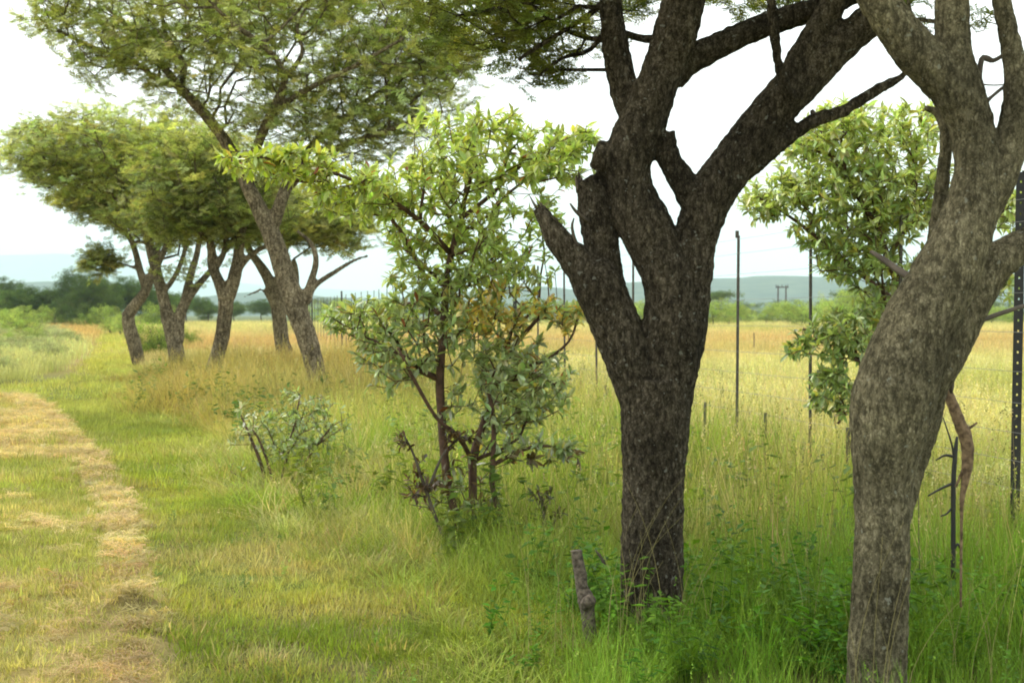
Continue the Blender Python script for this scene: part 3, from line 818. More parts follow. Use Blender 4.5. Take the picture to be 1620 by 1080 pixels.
A_c1 = [(1008, 190, 24), (994, 160, 24), (983, 125, 23), (974, 80, 21), (969, 40, 19), (965, 0, 18), (958, -50, 16), (930, -120, 12, .2), (890, -190, 9, .4)]
A_c2 = [(1062, 125, 24), (1092, 96, 22), (1125, 78, 21), (1165, 60, 20), (1215, 38, 20), (1262, 24, 20), (1310, 8, 18), (1365, -15, 16), (1430, -50, 13)]
A_d2 = [(1236, 165, 24), (1252, 130, 25), (1270, 90, 24), (1292, 50, 22), (1318, 10, 21), (1345, -40, 18), (1380, -110, 14, -.3)]
A_d3 = [(1178, 272, 16), (1205, 250, 15), (1240, 222, 13), (1272, 200, 12), (1296, 188, 12), (1330, 178, 10), (1360, 160, 9), (1392, 140, 8), (1420, 126, 6), (1434, 114, 4)]
A_thin = [(1252, 160, 11, -.12), (1243, 138, 9, -.16), (1233, 105, 8, -.18), (1226, 60, 7, -.2), (1221, 10, 7, -.2), (1217, -50, 6, -.2)]
A_knob = [(985, 262, 32), (962, 252, 27), (945, 245, 23), (940, 243, 20)]
rootA = tree_root('acacia_tree', A_XY, 'large dark forked acacia with knobbly cut stubs, standing behind the short wooden stake')
skA = [A_main, A_left, A_l2, A_stub1, A_c, A_d, A_dstub, A_c1, A_c2, A_d2, A_d3, A_thin, A_knob]
dA = {1: -.02, 2: .05, 3: -.03, 5: .02, 7: .08, 8: .12}
chA = [px_chain(c, YA + dA.get(i, 0)) for i, c in enumerate(skA)]
remesh_trunk('trunk', chA, rootA, M_BARK_A, 0.0085, 14, 0.022, 0.10)
# splintered ends of the torn stubs
def splinters(root, tipx, tipy, Y, dirpx, n, L, r, mat=M_GREYWOOD):
    mb = MB(); o = np.array(root.location)
    for k in range(n):
        bx, by = tipx + U(-r, r), tipy + U(-r, r)
        l = L * U(.3, 1)
        a = P(bx, by, Y + U(-.03, .03)) - o
        b = P(bx + dirpx[0] * l + U(-2, 2), by + dirpx[1] * l + U(-2, 2), Y + U(-.04, .04)) - o
        c = P(bx - dirpx[0] * 12, by - dirpx[1] * 12, Y) - o
        mb.tube([np.append(c, .009), np.append(a, .008), np.append((a + b) / 2, .006), np.append(b, .001)], 5)
    return mb.build('broken_end', mat, root)
splinters(rootA, 858, 338, YA - .03, (-.5, -.86), 11, 30, 8)
splinters(rootA, 916, 290, YA + .03, (-.1, -1), 8, 18, 7)
mb = MB()
for rows in ([(925, 400, 4, -.05), (912, 385, 3, -.08), (905, 360, 2.5, -.1), (908, 345, 1.2, -.1)], [(930, 350, 4, -.05), (912, 335, 3, -.08), (902, 322, 1.5, -.1)], [(1290, 190, 7), (1287, 180, 5), (1284, 174, 3)], [(960, 900, 3), (950, 880, 2.5), (942, 870, 1)]):
    mb = MB(); mb.tube(to_local([catmull(px_chain(rows, YA), 3)], rootA)[0], 5); mb.build('dead_twig', M_TWIG, rootA)
# crown, mostly above the frame; only its lower fringe shows
def keepA(p):
    x, y = proj(p)
    inside = (y > -15)
    ok = np.zeros(len(p), bool)
    for cx, cy_, rx, ry in ((790, 20, 150, 55), (880, 45, 100, 65), (760, 80, 85, 45), (850, 120, 60, 22), (1010, 5, 60, 22), (1215, 2, 90, 14), (1125, 0, 40, 16), (1150, 110, 0.1, 0.1)):
        ok |= ((x - cx) / rx) ** 2 + ((y - cy_) / ry) ** 2 < 1
    return ~inside | ok
ellA = [((0.9, 7.6, 4.05), (3.1, 2.9, .75)), ((-0.6, 7.8, 3.55), (1.4, 1.5, .5), 2.0), pe(790, 30, 140, 60, 7.6, .7, 9), pe(880, 70, 90, 60, 7.6, .5, 9), pe(850, 120, 50, 20, 7.6, .3, 20), pe(1210, 2, 90, 20, 7.8, .3, 40), pe(1010, 5, 50, 20, 7.8, .3, 40)]
at_ = ell_points(ellA, 1500, keepA)
fr = [pe(800, 50, 150, 60, 7.5, .7), pe(830, 110, 70, 26, 7.5, .3)]
extraA = [px_chain([(965, -5, 7), (930, 25, 5), (890, 50, 4), (850, 75, 3.5), (820, 95, 3)], 7.35), px_chain([(968, 30, 5), (935, 78, 4), (890, 92, 3), (855, 118, 2)], 7.4), px_chain([(962, -30, 9), (900, -10, 7), (830, 5, 6), (760, 20, 4), (700, 30, 3)], 7.5), px_chain([(1060, 60, 9, .1), (1020, 62, 7, .2), (985, 52, 6, .3)], 7.3)]
Nn, Pa, rad, nf, tips = grow([catmull(c, 3) for c in chA + extraA], at_, 0.2, 0.0026, 0.25, 0.6, 0.05, 2.9)
mb = MB(); o_ = np.array(rootA.location)
branch_mesh(mb, Nn - o_, Pa, rad, nf, 5)
for c in extraA: mb.tube(to_local([catmull(c, 3)], rootA)[0], 6)
mb.build('branches', M_BARK_A, rootA)
sp_ = spray_points(Nn, rad, nf, 3, 0.09, 0.012)
sp_ = sp_[keepA(sp_)]
foliage('crown', rootA, sp_, 0.35, RNG.uniform(0.35, 0.6, len(sp_)), acacia_colour(sp_, (0.17, 0.21, 0.06), (0.34, 0.38, 0.11), 0.4))

# ------------------------------------------------------------------ near tree B: grey-brown trunk at the right
YB = 5.75
B_main = [(1384, 1180, 56), (1384, 1130, 51), (1386, 1080, 48), (1390, 980, 46), (1393, 900, 45), (1397, 820, 44), (1398, 760, 47), (1402, 710, 56), (1408, 660, 64), (1416, 620, 66), (1434, 565, 63), (1456, 510, 59), (1482, 460, 55), (1505, 415, 51), (1524, 370, 46), (1538, 325, 41), (1546, 275, 36), (1542, 225, 34), (1532, 180, 34), (1522, 140, 34), (1512, 100, 31), (1507, 55, 27), (1506, 0, 26), (1510, -60, 24), (1520, -140, 20), (1540, -240, 14, .3)]
B_l = [(1530, 190, 30), (1508, 145, 35), (1480, 112, 36), (1450, 82, 35), (1420, 45, 33), (1392, 5, 31), (1362, -45, 28), (1320, -120, 22, -.2), (1260, -200, 16, -.4)]
B_2 = [(1545, 350, 30), (1568, 305, 30), (1588, 262, 28), (1602, 215, 26), (1610, 165, 24), (1607, 110, 20), (1597, 60, 17), (1587, 10, 15), (1578, -50, 13), (1560, -130, 9)]
B_3 = [(1450, 650, 20, .05), (1478, 590, 34, .05), (1505, 525, 40, .08), (1540, 460, 36, .1), (1578, 415, 30, .1), (1622, 385, 26, .12), (1680, 350, 24, .2), (1750, 290, 20, .3), (1820, 180, 15, .4), (1880, 40, 10, .5)]
B_4 = [(1462, 600, 40, .1), (1452, 660, 36, .1), (1446, 710, 28, .1), (1438, 760, 20, .08), (1426, 830, 14, .05), (1415, 900, 8, .03)]
B_back = [(1470, 460, 14, .25), (1476, 400, 13, .25), (1486, 330, 12, .25), (1493, 270, 11, .25), (1497, 215, 10, .25), (1484, 180, 8, .3), (1462, 170, 5, .3)]
rootB = tree_root('acacia_tree', B_XY, 'curving grey-brown acacia trunk nearest the fence post, bending right then branching')
chB = [px_chain(c, YB) for c in (B_main, B_l, B_2, B_3, B_4, B_back)]
remesh_trunk('trunk', chB, rootB, M_BARK_B, 0.0078, 14, 0.014, 0.09)
mb = MB()
for rows in ([(1556, 158, 7), (1549, 130, 5), (1553, 94, 4.5), (1562, 93, 5), (1572, 96, 4), (1590, 86, 3.5), (1600, 82, 3)], [(1558, 162, 6), (1568, 154, 3), (1585, 140, 3), (1600, 130, 2.5)], [(1548, 133, 1.6), (1570, 135, 1.2), (1592, 134, 1.2)], [(1505, 537, 5, .2), (1535, 515, 4.5, .3), (1565, 502, 4, .35), (1600, 490, 3.5, .4), (1640, 478, 3, .5)], [(1450, 445, 7, .2), (1425, 430, 6, .3), (1400, 412, 5, .4), (1378, 398, 3, .5)], [(1502, 590, 4, .2), (1504, 606, 6, .2), (1505, 622, 2, .2)]):
    mb = MB(); mb.tube(to_local([catmull(px_chain(rows, YB + .02), 3)], rootB)[0], 6); mb.build('dead_twig', M_TWIG, rootB)
def keepB(p):
    x, y = proj(p)
    inside = (y > -12) & (x < 1650)
    ok = np.zeros(len(p), bool)
    for cx, cy_, rx, ry in ((1450, 8, 50, 40), (1555, 30, 22, 30), (1545, 60, 22, 25), (1600, 0, 25, 14)):
        ok |= ((x - cx) / rx) ** 2 + ((y - cy_) / ry) ** 2 < 1
    return (~inside | ok) & ~((x > 1300) & (y > 60) & (x < 1700))
ellB = [((2.1, 5.9, 3.85), (2.5, 2.3, .65)), pe(1450, 5, 60, 40, 6.1, .3, 10), pe(1550, 50, 25, 35, 6.1, .3, 20)]
at_ = ell_points(ellB, 560, keepB)
Nn, Pa, rad, nf, tips = grow([catmull(c, 3) for c in chB], at_, 0.2, 0.0026, 0.25, 0.6, 0.05, 2.9)
mb = MB(); branch_mesh(mb, Nn - np.array(rootB.location), Pa, rad, nf, 5); mb.build('branches', M_BARK_B, rootB)
sp_ = spray_points(Nn, rad, nf, 4, 0.10, 0.012); sp_ = sp_[keepB(sp_)]
foliage('crown', rootB, sp_, 0.35, RNG.uniform(0.3, 0.5, len(sp_)), acacia_colour(sp_, (0.10, 0.14, 0.035), (0.20, 0.26, 0.055), 0.4))

# ------------------------------------------------------------------ the row of acacias on the left
def row_tree(Y, chains, ells, n, label, per, sscl, base, alt, extra_keep=None, step=0.3, tip=0.006, spread=0.18, wpath=0.2, voxel=0.03):
    bx = P(chains[0][0][0], chains[0][0][1], Y)
    root = tree_root('acacia_tree', (bx[0], Y), label, group=None)
    ch = [px_chain(c, Y) for c in chains]
    ch[0][0][2] = -0.15; ch[0][0][3] *= 1.25
    main = ch[0]
    mb = MB()
    for c in to_local([catmull(c, 4) for c in ch], root): mb.tube(c, 10, 0.10)
    t = mb.build('trunk', M_BARK_T, root)
    rm = t.modifiers.new('join', 'REMESH'); rm.mode = 'VOXEL'; rm.voxel_size = voxel; rm.use_smooth_shade = True
    at_ = ell_points(ells, n, extra_keep)
    Nn, Pa, rad, nf, tips = grow([catmull(c, 3) for c in ch], at_, step, tip, wpath, 0.5, 0.12, 2.1)
    mb = MB(); branch_mesh(mb, Nn - np.array(root.location), Pa, rad, nf, 4); mb.build('branches', M_BARK_T, root)
    p = spray_points(Nn, rad, nf, per, spread, 0.03)
    if extra_keep is not None: p = p[extra_keep(p)]
    foliage('crown', root, p, 0.38, RNG.uniform(0.75, 1.3, len(p)) * sscl, acacia_colour(p, base, alt, 1.1))
    return root
Y1 = 23.5
def keep1(p):
    x, y = proj(p)
    low = np.interp(x, [-50, 20, 100, 130, 160, 240, 330, 420, 520, 600, 680, 740, 780], [10, 60, 95, 180, 200, 215, 215, 235, 262, 275, 255, 205, 120])
    gap = (((x - 370) / 22) ** 2 + ((y - 132) / 16) ** 2 < 1) | (((x - 455) / 22) ** 2 + ((y - 92) / 14) ** 2 < 1) | (((x - 610) / 22) ** 2 + ((y - 128) / 9) ** 2 < 1) | (((x - 205) / 20) ** 2 + ((y - 140) / 12) ** 2 < 1)
    return (y < low) & ~gap & (x > 15)
row_tree(Y1, [
    [(510, 665, 21), (507, 640, 17), (502, 605, 16), (493, 560, 16), (480, 518, 17), (466, 480, 18), (453, 440, 17), (440, 400, 16), (428, 368, 15), (412, 335, 13), (395, 300, 12), (381, 270, 11), (366, 240, 10), (347, 210, 9), (325, 182, 9), (300, 155, 8), (280, 132, 7), (258, 105, 6), (240, 78, 5, .3), (205, 45, 4, .5), (165, 10, 3, .7)],
    [(281, 135, 6), (252, 128, 5, -.2), (215, 100, 4.5, -.4), (170, 84, 4, -.6), (118, 62, 3, -.8), (60, 28, 2, -1)],
    [(424, 372, 12), (436, 345, 11), (447, 312, 10), (462, 275, 9, .3), (492, 232, 7, .6), (540, 192, 6, .9), (595, 150, 5, 1.2), (655, 112, 4, 1.5), (700, 80, 3, 1.7)],
    [(386, 282, 8), (404, 238, 8, -.3), (424, 190, 8, -.6), (442, 155, 7, -.9), (450, 122, 6, -1.1), (436, 92, 5, -1.3), (408, 66, 5, -1.5), (365, 35, 4, -1.8), (330, 0, 3, -2)],
    [(446, 130, 5, -1.1), (478, 85, 4, -1.2), (470, 45, 3, -1.3), (490, 0, 2.5, -1.4)],
    [(414, 70, 4, -1.5), (450, 40, 3, -1.3), (492, -5, 2.5, -1.2)],
    [(430, 180, 6, -.7), (480, 145, 5, -1), (560, 105, 4, -1.3), (640, 60, 3, -1.6)],
    [(452, 300, 8, .2), (505, 250, 6, 0), (565, 222, 5, -.3), (640, 198, 4, -.6), (700, 178, 3, -.9)],
    [(484, 478, 8), (498, 452, 5), (530, 430, 4), (560, 412, 3), (584, 404, 2)],
    [(474, 490, 7), (492, 445, 6), (500, 412, 5), (492, 385, 4), (470, 365, 3)],
    [(285, 148, 6), (290, 100, 5, .5), (262, 55, 4, .8), (255, 0, 3, 1)]],
    [pe(300, -20, 280, 100, Y1, 3.2), pe(430, 95, 270, 100, Y1, 2.6), pe(640, 110, 130, 100, Y1, 2.0, 1.6), pe(690, 70, 80, 60, Y1, 1.2, 2), pe(480, 190, 150, 45, Y1, 1.6, 1.0), pe(190, 90, 90, 60, Y1 - .6, 1.4, 2), pe(590, 215, 110, 50, Y1, 1.6, 1.5), pe(90, 30, 80, 32, Y1 - 1, .9, 3), pe(560, -30, 180, 80, Y1, 2.8)],
    2700, 'tallest leaning grey acacia of the row, with a wide crown over the mown strip', 3, 0.85, (0.30, 0.35, 0.12), (0.49, 0.56, 0.26), keep1, 0.3, 0.005, 0.12)
Y2 = 29.0
def keep2(p):
    x, y = proj(p)
    low = np.interp(x, [0, 150, 240, 300, 345, 420, 480], [300, 340, 400, 440, 425, 405, 385])
    gap = (((x - 330) / 12) ** 2 + ((y - 395) / 9) ** 2 < 1)
    return (y < low) & ~gap
row_tree(Y2, [
    [(322, 640, 14), (328, 612, 12), (338, 580, 12), (350, 540, 12), (355, 505, 12), (357, 475, 12), (346, 445, 9), (336, 420, 8), (334, 390, 7), (325, 355, 6), (300, 320, 5), (270, 280, 4)],
    [(357, 480, 11), (368, 450, 11), (375, 420, 10), (379, 390, 8), (385, 355, 7), (402, 320, 5), (430, 290, 4)],
    [(374, 430, 6), (392, 408, 5), (415, 392, 4), (440, 385, 3)],
    [(338, 428, 6), (352, 405, 5), (358, 375, 4), (350, 340, 4)]],
    [pe(330, 290, 120, 90, Y2, 2.0), pe(380, 340, 90, 50, Y2, 1.6, 1.4), pe(280, 350, 60, 40, Y2, 1.2, 1.4)],
    1000, 'acacia with a single slightly leaning trunk forking below a dense dark crown', 3, 1.05, (0.24, 0.29, 0.10), (0.38, 0.43, 0.19), keep2, 0.33, 0.007, 0.22, 0.2, 0.035)
Y3 = 35.5
def keep3(p):
    x, y = proj(p)
    low = np.interp(x, [-20, 0, 60, 110, 200, 245, 330, 350, 420], [270, 290, 318, 320, 372, 455, 460, 405, 400])
    top = np.interp(x, [-20, 10, 60, 120, 200, 300], [250, 215, 185, 170, 158, 150])
    return (y < low) & (y > top - 8) & (x > -5)
row_tree(Y3, [
    [(287, 618, 18), (284, 595, 15), (280, 565, 14), (274, 535, 12), (266, 505, 11), (258, 470, 9), (250, 440, 9), (241, 405, 8), (232, 370, 7), (215, 330, 6), (190, 290, 5), (160, 255, 4), (120, 235, 3)],
    [(282, 540, 9), (284, 505, 9), (292, 480, 8), (310, 455, 6), (330, 432, 5), (348, 408, 4), (372, 380, 3)],
    [(286, 500, 7), (300, 440, 6), (312, 400, 5), (318, 350, 4), (322, 300, 3)],
    [(246, 425, 6), (262, 390, 5), (272, 350, 4), (268, 310, 4), (240, 270, 3)],
    [(256, 465, 5), (275, 440, 4), (290, 405, 4), (296, 370, 3)],
    [(236, 385, 5), (250, 340, 4), (240, 290, 4), (210, 250, 3)]],
    [pe(190, 240, 180, 70, Y3, 3.2), pe(85, 250, 90, 55, Y3, 2.0, 1.4), pe(290, 280, 120, 80, Y3, 2.6), pe(250, 345, 110, 50, Y3, 2.0, 1.2), pe(292, 425, 45, 35, Y3, .9, .9)],
    1900, 'acacia with a short thick twin-stemmed trunk and broad crown reaching left over the mown strip', 3, 1.05, (0.30, 0.35, 0.12), (0.46, 0.53, 0.25), keep3, 0.36, 0.008, 0.25, 0.2, 0.04)
Y4 = 45.0
def keep4(p):
    x, y = proj(p)
    low = np.interp(x, [0, 100, 145, 200, 300], [290, 330, 352, 385, 400])
    sprig = ((x - 160) / 26) ** 2 + ((y - 415) / 22) ** 2 < 1
    return (y < low) | sprig
row_tree(Y4, [
    [(224, 600, 13), (220, 578, 11), (214, 550, 11), (206, 522, 11), (203, 500, 10), (214, 482, 9), (228, 464, 8), (238, 440, 7), (246, 410, 6), (252, 375, 5), (260, 330, 4)],
    [(232, 462, 6), (222, 430, 6), (214, 398, 5), (205, 376, 5), (180, 355, 4), (148, 345, 3)],
    [(203, 506, 6), (198, 498, 5), (194, 494, 4)],
    [(218, 425, 3), (195, 418, 2), (170, 412, 1.5)]],
    [pe(170, 320, 90, 30, Y4, 2.0), pe(240, 330, 70, 50, Y4, 2.0), pe(160, 415, 24, 20, Y4, .5, 6)],
    330, 'slender crooked acacia, farthest left trunk of the row, knotted at mid height', 6, 1.7, (0.20, 0.24, 0.08), (0.34, 0.38, 0.13), keep4, 0.4, 0.009, 0.25, 0.2, 0.045)
Y5 = 40.0
def keep5(p):
    x, y = proj(p)
    return y < np.interp(x, [340, 400, 460, 560], [395, 385, 400, 400])
row_tree(Y5, [
    [(455, 612, 15), (452, 580, 13), (446, 540, 12), (442, 505, 12), (436, 470, 11), (424, 440, 9), (408, 415, 7), (396, 398, 6), (385, 370, 5)],
    [(438, 475, 8), (444, 430, 7), (452, 390, 6), (465, 350, 4)],
    [(470, 470, 4), (468, 430, 5), (464, 410, 4)],
    [(462, 555, 3), (420, 465, 2), (405, 462, 2), (385, 470, 1.2)]],
    [pe(420, 340, 90, 45, Y5, 2.0), pe(510, 350, 70, 45, Y5, 2.0)],
    380, 'acacia half hidden directly behind the tallest leaning acacia of the row', 6, 1.6, (0.24, 0.28, 0.10), (0.38, 0.41, 0.16), keep5, 0.4, 0.008, 0.25, 0.2, 0.045)

# ------------------------------------------------------------------ broad leaved shrubs
def leaf_data(name, mats, L=0.078, W=0.027, droop=0.12):
    """one pointed elliptic leaf along +X, folded at the midrib"""
    xs = [0, .25, .55, .8, 1]; ws = [.10, .72, 1.0, .62, .03]
    V = []
    for x, w in zip(xs, ws):
        z = -droop * L * x * x
        V += [(x * L, 0, z - .0015), (x * L, w * W / 2, z + w * W * .14), (x * L, -w * W / 2, z + w * W * .14)]
    V = np.array(V); F_ = []
    for i in range(4):
        a, b = 3 * i, 3 * (i + 1)
        F_ += [(a, b, b + 1, a + 1), (a + 2, b + 2, b, a)]
    return V, F_
LV, LF = leaf_data('leaf', None)
LEAF_OBJ = mesh('leaf', LV, LF, [M_LEAFOBJ], True, {'v': ('FLOAT', np.full(len(LV), 0.5))})
def leaf_frames(tips, dirs, per, up=0.5):
    """rosettes of leaves at the twig ends: positions and rotation matrices"""
    out = []
    for c, d in zip(tips, dirs):
        d = d / (np.linalg.norm(d) + 1e-9)
        for k in range(random.randint(per[0], per[1])):
            o = c - d * U(0, .07)
            v = RNG.normal(0, 1, 3); v -= d * np.dot(v, d) * .7; v = v / np.linalg.norm(v) + d * U(.2, 1.0)
            v[2] += U(-.25, .25); v /= np.linalg.norm(v)
            s = np.cross([0, 0, 1.0], v) + RNG.normal(0, .35, 3); s -= v * np.dot(s, v); s /= np.linalg.norm(s)
            out.append((o, np.stack([v, s, np.cross(v, s)], 1)))
    return out
def shrub(name, Y, stems, ells, n, label, colour_fn, per=(6, 9), size=1.0, single=300, keep=None, stem_mat=None, cat='shrub', dead=None, tip=0.003, step=0.14, extra=2, wpath=0.3):
    b = P(stems[0][0][0], stems[0][0][1], Y)
    root = empty(name, (b[0], Y, 0)); tag(root, label, cat)
    o = np.array(root.location)
    ch = [px_chain(c, Y) for c in stems]
    at_ = ell_points(ells, n, keep)
    Nn, Pa, rad, nf, tips = grow([catmull(c, 3) for c in ch], at_, step, tip, wpath, 0.3, 0.04, 2.0)
    mb = MB()
    for c in to_local([catmull(c, 3) for c in ch], root): mb.tube(c, 7)
    branch_mesh(mb, Nn - o, Pa, rad, nf, 4)
    mb.build('stems', stem_mat or M_STEM, root)
    free = np.arange(nf, len(Nn)); free = free[rad[free] < 0.009]
    pick = np.concatenate([np.array(tips), RNG.choice(free, int(len(tips) * (extra - 1)))]) if extra > 1 else np.array(tips)
    dirs = Nn[pick] - Nn[Pa[pick]]
    fr = leaf_frames(Nn[pick], dirs, per)
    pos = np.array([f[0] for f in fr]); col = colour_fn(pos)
    if keep is not None:
        kk = keep(pos)
    else: kk = np.ones(len(pos), bool)
    order = [i for i in np.argsort(pos[:, 1]) if kk[i]]
    px_, py_ = proj(pos)
    near = [i for i in order if 0 < px_[i] < 1620 and 0 < py_[i] < 1080][:single]
    ns_ = set(near)
    for i in near:
        lo = link('leaf', LEAF_OBJ, root)
        s = size * U(.5, 1.25)
        M = Matrix.Identity(4)
        for r_ in range(3):
            for c_ in range(3): M[r_][c_] = fr[i][1][r_, c_] * s
            M[r_][3] = fr[i][0][r_] - o[r_]
        lo.matrix_local = M
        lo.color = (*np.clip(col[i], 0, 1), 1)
    rest = [i for i in order if i not in ns_]
    if rest:
        nv = len(LV); V = np.zeros((len(rest) * nv, 3)); C = np.zeros((len(rest) * nv, 3)); va = np.zeros(len(rest) * nv); FF = []
        for q, i in enumerate(rest):
            s = size * U(.5, 1.25)
            V[q * nv:(q + 1) * nv] = (LV * s) @ fr[i][1].T + fr[i][0] - o
            C[q * nv:(q + 1) * nv] = col[i]; va[q * nv:(q + 1) * nv] = random.random()
            FF += [tuple(k + q * nv for k in f) for f in LF]
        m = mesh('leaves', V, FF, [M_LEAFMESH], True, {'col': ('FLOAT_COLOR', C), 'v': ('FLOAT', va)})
        lo = link('leaves', m, root); lo['kind'] = 'stuff'
    return root

def in_e(x, y, cx, cy_, rx, ry): return ((x - cx) / rx) ** 2 + ((y - cy_) / ry) ** 2 < 1
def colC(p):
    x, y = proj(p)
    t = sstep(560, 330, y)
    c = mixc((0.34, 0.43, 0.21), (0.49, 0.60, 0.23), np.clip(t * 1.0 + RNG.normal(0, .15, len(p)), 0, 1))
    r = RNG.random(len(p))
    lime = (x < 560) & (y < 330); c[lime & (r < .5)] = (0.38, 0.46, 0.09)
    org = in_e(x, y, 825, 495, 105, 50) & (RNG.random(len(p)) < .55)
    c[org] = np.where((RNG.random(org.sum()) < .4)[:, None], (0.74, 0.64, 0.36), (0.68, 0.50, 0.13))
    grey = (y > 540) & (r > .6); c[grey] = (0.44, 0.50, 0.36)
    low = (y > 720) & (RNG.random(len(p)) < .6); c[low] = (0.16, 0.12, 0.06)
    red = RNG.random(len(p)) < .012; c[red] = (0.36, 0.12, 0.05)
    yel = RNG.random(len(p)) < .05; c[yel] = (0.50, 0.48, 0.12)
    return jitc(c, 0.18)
YC = 9.7
def keepC(p):
    x, y = proj(p)
    return ~in_e(x, y, 575, 395, 40, 36) & ~in_e(x, y, 925, 350, 30, 50) & ~((x > 945) & (y < 470))
shrub('young_tree', YC, [
    [(730, 872, 7), (724, 830, 6.5), (712, 780, 7), (703, 720, 7), (698, 650, 7), (696, 600, 7), (700, 540, 6), (703, 490, 6), (706, 440, 5), (718, 385, 5), (733, 330, 4), (741, 275, 4), (750, 235, 3), (763, 190, 2)],
    [(752, 868, 7, .1), (749, 820, 7, .1), (748, 760, 7, .1), (749, 720, 7, .1), (768, 660, 5, .1), (790, 600, 4, 0), (812, 550, 4, 0), (850, 505, 3, 0)],
    [(796, 855, 5, -.1), (786, 800, 4, -.1), (778, 760, 4.5, -.1), (781, 700, 4, -.1), (778, 640, 3.5, -.1), (760, 580, 3, -.1)],
    [(748, 730, 4, .1), (725, 690, 4, -.1), (690, 660, 3, -.2), (655, 600, 3, -.3), (630, 550, 2, -.4)],
    [(703, 500, 5), (660, 480, 4, .2), (610, 490, 3, .3), (560, 500, 2, .4)],
    [(712, 400, 5), (665, 350, 4, -.2), (605, 308, 4, -.4), (545, 280, 3, -.6), (480, 262, 2.5, -.8), (410, 248, 2, -1)],
    [(730, 345, 4), (775, 310, 3.5, .2), (815, 270, 3, .3), (860, 235, 3, .4), (905, 215, 2, .4)],
    [(700, 540, 4), (760, 500, 3, .3), (780, 440, 3, .4), (800, 400, 2, .4)],
    [(780, 735, 4), (825, 712, 3), (870, 705, 2.5), (925, 716, 1.5)],
    [(700, 450, 4), (660, 410, 3, .3), (620, 380, 2, .4)],
    [(800, 590, 3), (860, 570, 3), (900, 540, 2), (915, 500, 2)]],
    [pe(740, 260, 100, 80, YC, .7, 1.1), pe(640, 300, 90, 50, YC, .6, 1.2), pe(450, 258, 110, 24, YC - .8, .4, 4), pe(550, 300, 80, 42, YC - .4, .5, 2), pe(870, 250, 80, 50, YC, .5, 1.4), pe(920, 215, 45, 25, YC, .3, 3), pe(775, 200, 75, 32, YC, .4), pe(740, 360, 95, 50, YC, .6),
     pe(600, 345, 60, 40, YC, .5), pe(745, 435, 95, 45, YC, .6), pe(650, 440, 50, 35, YC, .4), pe(580, 505, 70, 40, YC, .5, 2.0), pe(625, 570, 75, 50, YC, .5, 1.6), pe(720, 510, 110, 70, YC, .6, 1.3), pe(830, 600, 85, 75, YC, .6, 1.5),
     pe(810, 690, 70, 45, YC, .5, 1.2), pe(905, 500, 35, 22, YC, .3, 2), pe(890, 715, 50, 14, YC, .2, 3), pe(830, 490, 80, 32, YC, .4, 1.3), pe(850, 345, 60, 45, YC, .4, 1.2), pe(640, 380, 70, 40, YC, .5, .8), pe(800, 420, 90, 45, YC, .5), pe(540, 505, 35, 24, YC, .3), pe(895, 255, 40, 35, YC, .4), pe(735, 640, 70, 60, YC, .4, .4), pe(735, 770, 65, 60, YC, .3, .9), pe(690, 190, 60, 30, YC, .4, .6)],
    1650, 'slender multi-stemmed young tree with some yellow leaves, left of the dark forked acacia', colC, (4, 6), 1.0, 300, keepC, extra=2.0, cat='young tree')

def colDead(p): return jitc(np.where((RNG.random(len(p)) < .5)[:, None], (0.10, 0.055, 0.03), (0.17, 0.11, 0.06)), 0.2)
def dead_spray(name, Y, stems, ells, n, label, cat='dead branch', fn=colDead, size=.8, single=60, per=(4, 7), mat=None):
    return shrub(name, Y, stems, ells, n, label, fn, per, size, single, None, mat or M_TWIG, cat, extra=1.0)
dead_spray('dead_shoot', 9.5, [[(712, 870, 4), (690, 820, 3), (672, 770, 3), (655, 720, 2), (640, 690, 1.5)], [(676, 780, 3), (700, 720, 2), (730, 690, 2)]],
           [pe(640, 695, 28, 20, 9.5, .15, 1.2), pe(665, 765, 26, 50, 9.5, .15, 1), pe(735, 690, 36, 18, 9.5, .15, 1.6)], 46, 'withered brown shoot with curled dead leaves at the foot of the young tree', 'dead shoot')
dead_spray('dark_weed', 9.3, [[(862, 890, 3), (862, 840, 2.5), (858, 800, 2), (850, 775, 1.5)], [(862, 850, 2), (880, 820, 1.5), (885, 800, 1)]],
           [pe(850, 780, 34, 14, 9.3, .12), pe(870, 815, 32, 28, 9.3, .12)], 26, 'small dark leafy weed in the grass just left of the forked acacia', 'weed',
           lambda p: jitc(mixc((0.07, 0.09, 0.025), (0.16, 0.13, 0.05), RNG.random(len(p))), .2), .6)

